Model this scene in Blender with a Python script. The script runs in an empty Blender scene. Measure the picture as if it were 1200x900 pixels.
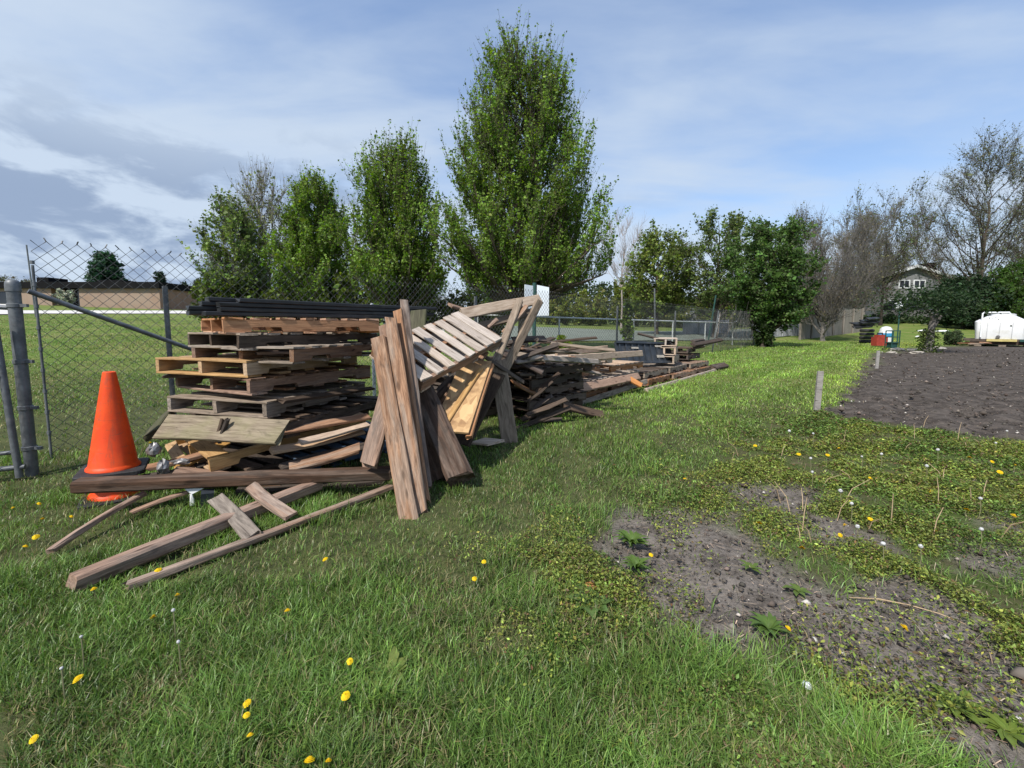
import bpy, math, random
import numpy as np
from mathutils import Vector, Matrix
random.seed(7); rng = np.random.default_rng(11)
S = bpy.context.scene; COL = S.collection
R = math.radians
# ------------------------------------------------------------------ camera model
F, CX, CY, CAMH = 500.0, 600.0, 427.0, 1.2
PITCH = math.atan((CY-382.0)/F)
FW = np.array([0, math.cos(PITCH), -math.sin(PITCH)]); UPV = np.array([0, math.sin(PITCH), math.cos(PITCH)])
FA = np.array([-4.2, 3.8]); FU = np.array([0.651, 0.759]); FN = np.array([-0.759, 0.651])

def sm(x, a, b):
    t = np.clip((x-a)/(b-a), 0, 1); return t*t*(3-2*t)

def vnoise(x, y, seed=0):
    x = np.asarray(x, float); y = np.asarray(y, float)
    xi = np.floor(x).astype(np.int64); yi = np.floor(y).astype(np.int64); fx = x-xi; fy = y-yi
    def h(a, b):
        n = (a*374761393 + b*668265263 + seed*974634533) & 0x7fffffff
        n = ((n ^ (n >> 13))*1274126177) & 0x7fffffff
        return ((n ^ (n >> 16)) & 0xffff)/65535.0
    u = fx*fx*(3-2*fx); v = fy*fy*(3-2*fy)
    return (h(xi, yi)*(1-u)+h(xi+1, yi)*u)*(1-v)+(h(xi, yi+1)*(1-u)+h(xi+1, yi+1)*u)*v

def fbm(x, y, seed=0, o=4):
    s = 0; a = .5; t = 0
    for i in range(o):
        s = s+a*vnoise(x*2**i, y*2**i, seed+i*17); t += a; a *= .5
    return s/t

def gh(x, y):
    x = np.asarray(x, float); y = np.asarray(y, float)
    d = (x-FA[0])*FN[0]+(y-FA[1])*FN[1]
    dd = np.clip(d-0.6, 0, 95)
    zl = .048*dd
    zr = .085*np.clip(y-33, 0, 45)*(1-sm(d, -2, 14))
    b = .05*(fbm(x*.35+3, y*.35, 5, 2)-.5)*sm(y, 1.5, 6)
    return zl+zr+b

def ray(px, py):
    return FW+np.array([1., 0, 0])*(px-CX)/F+UPV*(CY-py)/F
def P(px, py, Y):
    d = ray(px, py); t = Y/d[1]; return Vector((d[0]*t, Y, CAMH+d[2]*t))
def G(px, py):
    d = ray(px, py); t = .5
    lo = .3; o = np.array([0, 0, CAMH])
    while t < 500:
        p = o+d*t
        if p[2] < gh(p[0], p[1]): break
        lo = t; t *= 1.02
    hi = t
    for _ in range(30):
        m = .5*(lo+hi); p = o+d*m
        if p[2] < gh(p[0], p[1]): hi = m
        else: lo = m
    p = o+d*hi
    return Vector((p[0], p[1], float(gh(p[0], p[1]))))
def X(px, Y):
    """ground point under picture column px at depth Y"""
    x = (px-CX)/F*Y/FW[1]*1.0
    return Vector((x, Y, float(gh(x, Y))))

# ------------------------------------------------------------------ object helpers
def link(o):
    COL.objects.link(o); return o
def tag(o, label=None, cat=None, group=None, kind=None):
    if label: o['label'] = label
    if cat: o['category'] = cat
    if group: o['group'] = group
    if kind: o['kind'] = kind
    return o
def empty(name, loc=(0, 0, 0), label=None, cat=None, group=None, mat4=None):
    o = link(bpy.data.objects.new(name, None)); o.empty_display_size = .1
    if mat4 is not None: o.matrix_world = mat4
    else: o.location = loc
    return tag(o, label, cat, group)
def place(name, me, parent=None, mat=None, m4=None):
    o = link(bpy.data.objects.new(name, me))
    if mat is not None:
        me.materials.clear(); me.materials.append(mat)
    if parent is not None: o.parent = parent
    if m4 is not None: o.matrix_local = m4
    return o
def npmesh(name, V, faces_list, cols=None, smooth=False):
    """faces_list: list of (n,k) int arrays"""
    V = np.asarray(V, np.float32)
    me = bpy.data.meshes.new(name); me.vertices.add(len(V)); me.vertices.foreach_set('co', V.ravel())
    tot = sum(f.size for f in faces_list); nf = sum(len(f) for f in faces_list)
    me.loops.add(tot); me.polygons.add(nf)
    me.loops.foreach_set('vertex_index', np.concatenate([f.ravel() for f in faces_list]).astype(np.int32))
    st = []; c = 0
    for f in faces_list:
        st.append(c+np.arange(len(f))*f.shape[1]); c += f.size
    me.polygons.foreach_set('loop_start', np.concatenate(st).astype(np.int32))
    if smooth: me.polygons.foreach_set('use_smooth', np.ones(nf, bool))
    if cols is not None:
        a = me.attributes.new('Col', 'FLOAT_COLOR', 'POINT')
        c4 = np.ones((len(V), 4), np.float32); c4[:, :3] = cols; a.data.foreach_set('color', c4.ravel())
    me.update(calc_edges=True)
    return me
class MB:
    def __init__(s): s.v = []; s.f = []
    def add(s, v, f):
        n = len(s.v); s.v += [tuple(map(float, p)) for p in v]; s.f += [tuple(i+n for i in q) for q in f]; return s
    def box(s, x0, x1, y0, y1, z0, z1, M=None):
        v = [Vector(p) for p in ((x0, y0, z0), (x1, y0, z0), (x1, y1, z0), (x0, y1, z0), (x0, y0, z1), (x1, y0, z1), (x1, y1, z1), (x0, y1, z1))]
        if M is not None: v = [M @ p for p in v]
        return s.add(v, [(0, 3, 2, 1), (4, 5, 6, 7), (0, 1, 5, 4), (1, 2, 6, 5), (2, 3, 7, 6), (3, 0, 4, 7)])
    def tube(s, pts, r, n=8, cap=True):
        pts = [Vector(p) for p in pts]; k = len(pts)
        if not hasattr(r, '__len__'): r = [r]*k
        v = []
        a = None
        for i, p in enumerate(pts):
            t = (pts[min(i+1, k-1)]-pts[max(i-1, 0)]).normalized()
            if a is None:
                a = t.orthogonal().normalized()
            a = (a-t*a.dot(t)).normalized(); b = t.cross(a)
            for j in range(n):
                q = 2*math.pi*j/n; v.append(p+(a*math.cos(q)+b*math.sin(q))*r[i])
        f = [(i*n+j, i*n+(j+1) % n, (i+1)*n+(j+1) % n, (i+1)*n+j) for i in range(k-1) for j in range(n)]
        if cap: f += [tuple(range(n-1, -1, -1)), tuple((k-1)*n+j for j in range(n))]
        return s.add(v, f)
    def lathe(s, prof, n=32, c=(0, 0, 0)):
        v = []; 
        for r, z in prof:
            for j in range(n):
                q = 2*math.pi*j/n; v.append((c[0]+r*math.cos(q), c[1]+r*math.sin(q), c[2]+z))
        k = len(prof)
        f = [(i*n+j, i*n+(j+1) % n, (i+1)*n+(j+1) % n, (i+1)*n+j) for i in range(k-1) for j in range(n)]
        f += [tuple(range(n-1, -1, -1)), tuple((k-1)*n+j for j in range(n))]
        return s.add(v, f)
    def prism(s, poly, y0, y1, M=None):
        n = len(poly); v = [Vector((p[0], y0, p[1])) for p in poly]+[Vector((p[0], y1, p[1])) for p in poly]
        if M is not None: v = [M @ p for p in v]
        f = [tuple(range(n)), tuple(range(2*n-1, n-1, -1))]+[((i+1) % n, i, n+i, n+(i+1) % n) for i in range(n)]
        return s.add(v, f)
    def mesh(s, name, smooth=False):
        me = bpy.data.meshes.new(name); me.from_pydata(s.v, [], s.f)
        if smooth:
            me.polygons.foreach_set('use_smooth', [True]*len(me.polygons))
            try: me.set_sharp_from_angle(angle=R(40))
            except Exception: pass
        me.update(); return me
    def obj(s, name, mat, parent=None, smooth=False, m4=None):
        return place(name, s.mesh(name, smooth), parent, mat, m4)
def frame(o, x, y=None, z=None):
    """matrix with origin o, X axis x, and Z axis as near z as can be"""
    x = Vector(x).normalized(); z = Vector(z); z = (z-x*z.dot(x)).normalized(); y = z.cross(x)
    M = Matrix.Identity(4)
    for i in range(3): M[i][0], M[i][1], M[i][2], M[i][3] = x[i], y[i], z[i], o[i]
    return M

# ------------------------------------------------------------------ materials
def newmat(name):
    m = bpy.data.materials.new(name); m.use_nodes = True; nt = m.node_tree
    return m, nt, nt.nodes['Principled BSDF'], nt.nodes['Material Output']
def nd(nt, t, **kw):
    n = nt.nodes.new(t)
    for k, v in kw.items():
        if k in n.inputs.keys() if False else False: pass
        setattr(n, k, v)
    return n
def mixc(nt, fac, a, b, bt='MIX'):
    n = nt.nodes.new('ShaderNodeMix'); n.data_type = 'RGBA'; n.blend_type = bt
    for i, v in ((0, fac), (6, a), (7, b)):
        if hasattr(v, 'is_linked'): nt.links.new(v, n.inputs[i])
        elif i == 0: n.inputs[0].default_value = v
        else: n.inputs[i].default_value = (*v[:3], 1)
    return n.outputs[2]
def mth(nt, op, a, b=0.0, clamp=False):
    n = nt.nodes.new('ShaderNodeMath'); n.operation = op; n.use_clamp = clamp
    for i, v in ((0, a), (1, b)):
        if hasattr(v, 'is_linked'): nt.links.new(v, n.inputs[i])
        else: n.inputs[i].default_value = v
    return n.outputs[0]
def rampf(nt, src, lo, hi):
    n = nt.nodes.new('ShaderNodeMapRange'); n.clamp = True; n.interpolation_type = 'SMOOTHSTEP'
    nt.links.new(src, n.inputs[0]); n.inputs[1].default_value = lo; n.inputs[2].default_value = hi
    return n.outputs[0]
def noise(nt, vec, scale, detail=4, rough=.55, dist=0):
    n = nt.nodes.new('ShaderNodeTexNoise'); n.inputs['Scale'].default_value = scale; n.inputs['Detail'].default_value = detail
    n.inputs['Roughness'].default_value = rough; n.inputs['Distortion'].default_value = dist
    if vec is not None: nt.links.new(vec, n.inputs['Vector'])
    return n.outputs['Fac']
def mapping(nt, vec, scale=(1, 1, 1), loc=None):
    n = nt.nodes.new('ShaderNodeMapping'); n.inputs['Scale'].default_value = scale
    nt.links.new(vec, n.inputs['Vector'])
    if loc is not None:
        if hasattr(loc, 'is_linked'): nt.links.new(loc, n.inputs['Location'])
        else: n.inputs['Location'].default_value = loc
    return n.outputs[0]
def bump(nt, h, strength=.3, dist=.01):
    n = nt.nodes.new('ShaderNodeBump'); n.inputs['Strength'].default_value = strength; n.inputs['Distance'].default_value = dist
    nt.links.new(h, n.inputs['Height']); return n.outputs[0]

def wood(name, light, dark, stain=None, moss=None, vary=.35, rough=.85, grain=1.0, stainlo=.5, grey=0):
    m, nt, b, out = newmat(name)
    tc = nt.nodes.new('ShaderNodeTexCoord'); oi = nt.nodes.new('ShaderNodeObjectInfo')
    off = mth(nt, 'MULTIPLY', oi.outputs['Random'], 57.0)
    cmb = nt.nodes.new('ShaderNodeCombineXYZ')
    for i in range(3): nt.links.new(off, cmb.inputs[i])
    v1 = mapping(nt, tc.outputs['Object'], (4.5, 46*grain, 46*grain), cmb.outputs[0])
    v2 = mapping(nt, tc.outputs['Object'], (3.4, 12, 12), cmb.outputs[0])
    v3 = mapping(nt, tc.outputs['Object'], (5, 160, 160), cmb.outputs[0])
    g = noise(nt, v1, 1.0, 6, .66, 1.0); st = noise(nt, v2, 1.0, 6, .66, .8); fine = noise(nt, v3, 1.0, 2, .5)
    gf = rampf(nt, mth(nt, 'ADD', mth(nt, 'MULTIPLY', g, .6), mth(nt, 'ADD', mth(nt, 'MULTIPLY', st, .25), mth(nt, 'MULTIPLY', fine, .15))), .32, .66)
    c = mixc(nt, gf, dark, light)
    stain = stain or tuple(x*.45 for x in dark)
    sf = rampf(nt, st, stainlo, stainlo+.22)
    c = mixc(nt, mth(nt, 'MULTIPLY', sf, .75), c, stain)
    if grey:
        n9 = noise(nt, mapping(nt, tc.outputs['Object'], (1.1, 14, 14), cmb.outputs[0]), 1.0, 5, .65, .5)
        c = mixc(nt, mth(nt, 'MULTIPLY', rampf(nt, n9, .42, .6), grey), c, mixc(nt, gf, (.125, .103, .085), (.34, .30, .26)))
    # knots and nail stains
    vo = nt.nodes.new('ShaderNodeTexVoronoi'); vo.inputs['Scale'].default_value = 1.0
    nt.links.new(mapping(nt, tc.outputs['Object'], (3.3, 13, 13), cmb.outputs[0]), vo.inputs['Vector'])
    kf = mth(nt, 'SUBTRACT', 1.0, rampf(nt, vo.outputs['Distance'], .08, .2))
    c = mixc(nt, mth(nt, 'MULTIPLY', kf, .7), c, tuple(x*.35 for x in dark))
    if moss:
        mf = rampf(nt, noise(nt, mapping(nt, tc.outputs['Object'], (3, 5, 5), cmb.outputs[0]), 1.3, 4), .42, .62)
        c = mixc(nt, mth(nt, 'MULTIPLY', mf, .28), c, moss)
    # long drying cracks
    cr = rampf(nt, g, .27, .35)
    c = mixc(nt, cr, tuple(x*.18 for x in dark), c)
    hs = nt.nodes.new('ShaderNodeHueSaturation')
    val = mth(nt, 'ADD', mth(nt, 'MULTIPLY', oi.outputs['Random'], vary*1.6), 1-vary*.8)
    nt.links.new(val, hs.inputs['Value'])
    fr = mth(nt, 'FRACT', mth(nt, 'MULTIPLY', oi.outputs['Random'], 13.7))
    nt.links.new(mth(nt, 'ADD', mth(nt, 'MULTIPLY', fr, .5), .7), hs.inputs['Saturation'])
    nt.links.new(c, hs.inputs['Color'])
    nt.links.new(hs.outputs[0], b.inputs['Base Color'])
    b.inputs['Roughness'].default_value = rough; b.inputs['Specular IOR Level'].default_value = .2
    hh = mth(nt, 'ADD', mth(nt, 'MULTIPLY', g, .8), mth(nt, 'MULTIPLY', fine, .25))
    nt.links.new(bump(nt, hh, .8, .006), b.inputs['Normal'])
    return m
W = {
 'orange': wood('new_pine_wood', (.50, .26, .13), (.27, .125, .06), (.16, .08, .05), vary=.15, stainlo=.58),
 'blond': wood('blond_pallet_wood', (.50, .32, .15), (.29, .165, .075), (.12, .075, .04), vary=.2, stainlo=.56),
 'brown': wood('brown_weathered_wood', (.34, .18, .095), (.13, .062, .034), (.045, .028, .02), vary=.35, grey=.22, stainlo=.5),
 'plank': wood('brown_silvered_plank', (.33, .215, .15), (.10, .058, .040), (.045, .029, .022), vary=.3, stainlo=.47, grey=.45),
 'grey': wood('grey_weathered_wood', (.32, .26, .205), (.125, .097, .075), (.05, .04, .032), vary=.3),
 'pale': wood('pale_silver_wood', (.51, .425, .35), (.27, .205, .155), (.16, .11, .08), vary=.2, stainlo=.54),
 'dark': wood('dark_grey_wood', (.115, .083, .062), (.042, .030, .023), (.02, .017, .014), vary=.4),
 'timber': wood('dark_brown_timber', (.105, .062, .042), (.034, .021, .015), (.016, .012, .010), vary=.25, grain=.7, grey=.18, stainlo=.45),
 'tan': wood('tan_softwood', (.52, .37, .25), (.30, .20, .13), (.14, .09, .06), vary=.2, stainlo=.54),
 'mossy': wood('mossy_grey_board', (.28, .235, .175), (.115, .09, .066), (.06, .05, .036), moss=(.17, .17, .08), vary=.1),
 'green': wood('dark_mossy_board', (.10, .095, .06), (.045, .042, .028), moss=(.05, .065, .018), vary=.1),
 'post': wood('grey_stake_wood', (.36, .34, .32), (.2, .185, .17), vary=.1),
}
def simple(name, col, rough=.6, metal=0, var=.25, scale=6, bumpy=0, spec=.4, coords='Object', dirt=None):
    m, nt, b, out = newmat(name)
    tc = nt.nodes.new('ShaderNodeTexCoord')
    n = noise(nt, tc.outputs[coords], scale, 6, .65)
    c = mixc(nt, rampf(nt, n, .3, .7), tuple(x*(1-var) for x in col), tuple(min(1, x*(1+var*.6)) for x in col))
    if dirt:
        n2 = noise(nt, tc.outputs[coords], scale*.6, 8, .7, .4)
        c = mixc(nt, rampf(nt, n2, .52, .68), c, dirt)
    nt.links.new(c, b.inputs['Base Color'])
    b.inputs['Roughness'].default_value = rough; b.inputs['Metallic'].default_value = metal; b.inputs['Specular IOR Level'].default_value = spec
    if bumpy: nt.links.new(bump(nt, noise(nt, tc.outputs[coords], scale*4, 5), bumpy, .01), b.inputs['Normal'])
    return m
M = {
 'fence': simple('dull_fence_steel', (.145, .155, .165), .5, .35, .35, 12, dirt=(.2, .195, .19)),
 'wire': simple('fence_wire', (.13, .13, .135), .5, .4, .25, 9),
 'galv': simple('galvanised_rail', (.62, .64, .65), .5, .25, .15, 10),
 'greenpost': simple('green_painted_post', (.02, .07, .06), .5, 0, .2, 10),
 'white': simple('white_paint', (.74, .76, .78), .55, 0, .06, 5),
 'signback': simple('sign_back', (.62, .68, .74), .45, 0, .06, 5),
 'whitep': simple('white_plastic', (.60, .61, .62), .45, 0, .06, 3, dirt=(.52, .52, .49)),
 'black': simple('black_plastic', (.018, .019, .021), .45, 0, .3, 8, dirt=(.035, .034, .032)),
 'rubber': simple('black_rubber', (.022, .022, .024), .7, 0, .3, 20, .2, dirt=(.06, .055, .05)),
 'slate': simple('slate_plastic', (.03, .036, .045), .5, 0, .3, 7, dirt=(.06, .06, .06)),
 'yellow': simple('yellow_paint', (.70, .42, .02), .5, 0, .15, 6),
 'paleyellow': simple('pale_yellow_wood', (.50, .42, .16), .7, 0, .2, 4),
 'red': simple('red_plastic', (.30, .04, .025), .55, 0, .25, 6),
 'blue': simple('blue_plastic', (.03, .22, .42), .45, 0, .2, 5),
 'bluewood': simple('blue_painted_wood', (.05, .09, .15), .7, 0, .3, 9, .2, dirt=(.09, .08, .07)),
 'concrete': simple('pale_concrete', (.55, .53, .50), .9, 0, .15, 2, .15, coords='Object'),
 'court': simple('grey_green_court', (.15, .172, .14), .92, 0, .15, .35, .1),
 'brickroof': simple('dark_fascia', (.012, .012, .013), .95, 0, .2, 1, spec=.05),
 'roof': simple('grey_shingle_roof', (.12, .115, .11), .9, 0, .3, 8),
 'glass': simple('dark_window_glass', (.02, .024, .03), .08, 0, .2, .5, spec=.7),
 'pebble': simple('pale_pebble', (.33, .30, .26), .9, 0, .25, 20),
 'paper': simple('crumpled_paper', (.62, .66, .70), .7, 0, .12, 10),
 'car': simple('dark_car_paint', (.015, .016, .02), .2, .2, .1, 2),
 'bark': simple('tree_bark', (.085, .066, .052), .95, 0, .4, 5, .5),
 'barkgrey': simple('grey_bark', (.165, .15, .138), .95, 0, .35, 5, .5),
 'barkpale': simple('pale_bark', (.33, .28, .26), .95, 0, .3, 5, .3),
 'metal': simple('tarnished_metal', (.26, .25, .245), .5, .6, .4, 12, dirt=(.08, .06, .05)),
 'stem': simple('pale_green_stem', (.20, .19, .10), .7, 0, .2, 30),
 'stemdry': simple('dry_stalk', (.38, .28, .17), .85, 0, .25, 30),
}
def orange_cone():
    m, nt, b, out = newmat('orange_cone_plastic')
    tc = nt.nodes.new('ShaderNodeTexCoord')
    n = noise(nt, tc.outputs['Object'], 5, 6, .7); n2 = noise(nt, mapping(nt, tc.outputs['Object'], (30, 30, 3)), 1, 5, .7)
    c = mixc(nt, rampf(nt, n, .35, .7), (.70, .055, .006), (.80, .08, .009))
    c = mixc(nt, mth(nt, 'MULTIPLY', rampf(nt, n2, .52, .68), .55), c, (.36, .07, .03))
    sz = nt.nodes.new('ShaderNodeSeparateXYZ'); nt.links.new(tc.outputs['Object'], sz.inputs[0])
    sc_ = rampf(nt, noise(nt, mapping(nt, tc.outputs['Object'], (9, 9, 40)), 1, 6, .75, 1.2), .57, .66)
    c = mixc(nt, mth(nt, 'MULTIPLY', sc_, .55), c, (.22, .09, .05))
    nt.links.new(c, b.inputs['Base Color']); b.inputs['Roughness'].default_value = .5; b.inputs['Specular IOR Level'].default_value = .35
    nt.links.new(bump(nt, n2, .1, .004), b.inputs['Normal'])
    return m
M['cone'] = orange_cone()
def osb():
    m, nt, b, out = newmat('strand_board')
    tc = nt.nodes.new('ShaderNodeTexCoord')
    vo = nt.nodes.new('ShaderNodeTexVoronoi'); vo.inputs['Scale'].default_value = 1
    nt.links.new(mapping(nt, tc.outputs['Object'], (9, 24, 24)), vo.inputs['Vector'])
    n = noise(nt, tc.outputs['Object'], 6, 5, .6)
    sep = nt.nodes.new('ShaderNodeSeparateColor'); nt.links.new(vo.outputs['Color'], sep.inputs[0])
    c = mixc(nt, sep.outputs[0], (.33, .19, .085), (.55, .36, .175))
    c = mixc(nt, mth(nt, 'MULTIPLY', rampf(nt, n, .5, .7), .8), c, (.20, .11, .05))
    nt.links.new(c, b.inputs['Base Color']); b.inputs['Roughness'].default_value = .8
    return m
M['osb'] = osb()
def brick():
    m, nt, b, out = newmat('tan_brick')
    tc = nt.nodes.new('ShaderNodeTexCoord'); br = nt.nodes.new('ShaderNodeTexBrick')
    nt.links.new(mapping(nt, tc.outputs['Object'], (1, 1, 1)), br.inputs['Vector'])
    br.inputs['Scale'].default_value = 1.4; br.inputs['Color1'].default_value = (.30, .17, .11, 1); br.inputs['Color2'].default_value = (.23, .125, .08, 1)
    br.inputs['Mortar'].default_value = (.3, .25, .2, 1); br.inputs['Mortar Size'].default_value = .01
    n = noise(nt, tc.outputs['Object'], .5, 4)
    c = mixc(nt, n, br.outputs[0], (.27, .16, .11))
    nt.links.new(c, b.inputs['Base Color']); b.inputs['Roughness'].default_value = .9
    return m
M['brick'] = brick()
def siding(name, col, step=.2, vertical=False):
    m, nt, b, out = newmat(name)
    tc = nt.nodes.new('ShaderNodeTexCoord'); sx = nt.nodes.new('ShaderNodeSeparateXYZ'); nt.links.new(tc.outputs['Object'], sx.inputs[0])
    q = mth(nt, 'DIVIDE', sx.outputs[0 if vertical else 2], step); fr = mth(nt, 'FRACT', q); fl = mth(nt, 'FLOOR', q)
    wn = nt.nodes.new('ShaderNodeTexWhiteNoise'); wn.noise_dimensions = '1D'; nt.links.new(fl, wn.inputs['W'])
    n = noise(nt, mapping(nt, tc.outputs['Object'], (6, 6, .8) if vertical else (.8, 6, 6)), 1.0, 4)
    c = mixc(nt, rampf(nt, n, .3, .7), tuple(x*.75 for x in col), col)
    c = mixc(nt, mth(nt, 'MULTIPLY', wn.outputs[0], .35), c, tuple(x*.6 for x in col))
    c = mixc(nt, rampf(nt, fr, .03, .1), tuple(x*.3 for x in col), c)
    nt.links.new(c, b.inputs['Base Color']); b.inputs['Roughness'].default_value = .75
    nt.links.new(bump(nt, fr, .4, .02), b.inputs['Normal'])
    return m
M['siding'] = siding('grey_lap_siding', (.27, .275, .285), .18)
M['fencewood'] = siding('weathered_fence_boards', (.27, .235, .20), .14, True)
M['vinyl'] = siding('white_vinyl_boards', (.52, .54, .58), .18, True)

def leafmat(name, trans=.42, rough=.5, spec=.25):
    m, nt, b, out = newmat(name)
    at = nt.nodes.new('ShaderNodeAttribute'); at.attribute_name = 'Col'
    nt.links.new(at.outputs['Color'], b.inputs['Base Color']); b.inputs['Roughness'].default_value = rough; b.inputs['Specular IOR Level'].default_value = spec
    tr = nt.nodes.new('ShaderNodeBsdfTranslucent')
    hs = nt.nodes.new('ShaderNodeHueSaturation'); hs.inputs['Saturation'].default_value = 1.15; hs.inputs['Value'].default_value = 1.25
    nt.links.new(at.outputs['Color'], hs.inputs['Color']); nt.links.new(hs.outputs[0], tr.inputs['Color'])
    mx = nt.nodes.new('ShaderNodeMixShader'); mx.inputs[0].default_value = trans
    nt.links.new(b.outputs[0], mx.inputs[1]); nt.links.new(tr.outputs[0], mx.inputs[2]); nt.links.new(mx.outputs[0], out.inputs[0])
    return m
M['leaf'] = leafmat('tree_leaf'); M['grass'] = leafmat('grass_blade', .3, .42, .4); M['weed'] = leafmat('weed_leaf', .3, .5, .3)
M['petal'] = leafmat('yellow_petal', .25, .6, .2); M['litter'] = leafmat('dry_litter', .05, .8, .1)

# ------------------------------------------------------------------ ground masks
def poly_from_px(pts):
    return np.array([[*G(a, b)[:2]] for a, b in pts])
def sdist(x, y, poly):
    x = np.asarray(x, float); y = np.asarray(y, float)
    ins = np.zeros(x.shape, bool); dm = np.full(x.shape, 1e9)
    n = len(poly)
    for i in range(n):
        x0, y0 = poly[i]; x1, y1 = poly[(i+1) % n]
        c = ((y0 > y) != (y1 > y)) & (x < (x1-x0)*(y-y0)/((y1-y0) if y1 != y0 else 1e-9)+x0)
        ins ^= c
        dx, dy = x1-x0, y1-y0; t = np.clip(((x-x0)*dx+(y-y0)*dy)/(dx*dx+dy*dy+1e-12), 0, 1)
        dm = np.minimum(dm, np.hypot(x-x0-t*dx, y-y0-t*dy))
    return np.where(ins, dm, -dm)
GARDEN = poly_from_px([(1012, 420), (1040, 409), (1100, 405), (1200, 405), (1700, 408), (1700, 535), (1400, 530), (1200, 519), (1110, 506), (1020, 494), (968, 484), (985, 458), (1003, 436)])
WEEDY = poly_from_px([(870, 506), (915, 490), (966, 480), (1030, 486), (1120, 500), (1250, 515), (1700, 530), (1900, 700), (1700, 1100), (1250, 1100), (1110, 920), (1030, 872), (950, 845), (880, 800), (790, 745), (690, 705), (630, 655), (690, 622), (790, 590), (830, 555)])
BARE = [poly_from_px(p) for p in (
 [(690, 640), (745, 600), (850, 606), (905, 650), (965, 688), (1060, 705), (1150, 755), (1220, 780), (1260, 860), (1190, 900), (1105, 872), (1020, 820), (985, 770), (900, 745), (840, 755), (790, 725), (770, 680), (730, 660)],
 [(840, 572), (920, 566), (985, 578), (930, 598), (860, 590)],
 [(1110, 632), (1200, 622), (1290, 650), (1200, 668), (1130, 655)],
 [(930, 600), (990, 610), (1040, 640), (970, 635)],
 [(1010, 690), (1090, 690), (1120, 720), (1040, 715)])]
def masks(x, y):
    n = (fbm(x*2.2, y*2.2, 31, 4)-.5); n2 = fbm(x*6, y*6, 77, 3)-.5
    gar = sm(sdist(x, y, GARDEN)+n*.55*np.clip(y/6, .3, 1.6), -.08, .12)
    wee = sm(sdist(x, y, WEEDY)+n*.35+n2*.12, -.10, .12)
    ba = np.zeros_like(gar)
    for p in BARE: ba = np.maximum(ba, sm(sdist(x, y, p)+.10+n*.5+n2*.35, -.12, .20))
    return gar, wee, ba
def lawn_bare(x, y):
    a = fbm(x*1.9+9, y*1.9, 91, 4)
    return sm(a, .55, .66)

# ------------------------------------------------------------------ ground sheet
def axis(fine0, fine1, step, lo, hi, g=1.12):
    a = list(np.arange(fine0, fine1, step)); s = step; v = fine0; L = []
    while v > lo: s *= g; v -= s; L.append(v)
    s = step; v = a[-1]; H = []
    while v < hi: s *= g; v += s; H.append(v)
    return np.array(L[::-1]+a+H)
xs = axis(-4.5, 6.5, .045, -420, 420); ys = axis(.8, 6.5, .04, -60, 620)
GX, GY = np.meshgrid(xs, ys)
gar, wee, ba = masks(GX, GY)
soil = np.clip(np.maximum(gar, ba), 0, 1)
GZ = gh(GX, GY)
furrow = np.sin((GX*FN[0]+GY*FN[1])*2*math.pi/.62+fbm(GX*1.3, GY*1.3, 23, 3)*5)*.016*gar
lump = furrow+(fbm(GX*5, GY*5, 3, 4)-.5)*.07+(fbm(GX*16, GY*16, 8, 3)-.5)*.022
GZ = GZ+soil*lump*np.where(gar > .5, 1.5, .8)+(1-soil)*(fbm(GX*4, GY*4, 6, 3)-.5)*.03-.008
nx, ny = len(xs), len(ys)
idx = np.arange(nx*ny).reshape(ny, nx)
quads = np.stack([idx[:-1, :-1], idx[:-1, 1:], idx[1:, 1:], idx[1:, :-1]], -1).reshape(-1, 4)
gm = npmesh('ground', np.stack([GX, GY, GZ], -1).reshape(-1, 3), [quads], np.stack([gar, wee, ba], -1).reshape(-1, 3), True)
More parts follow.
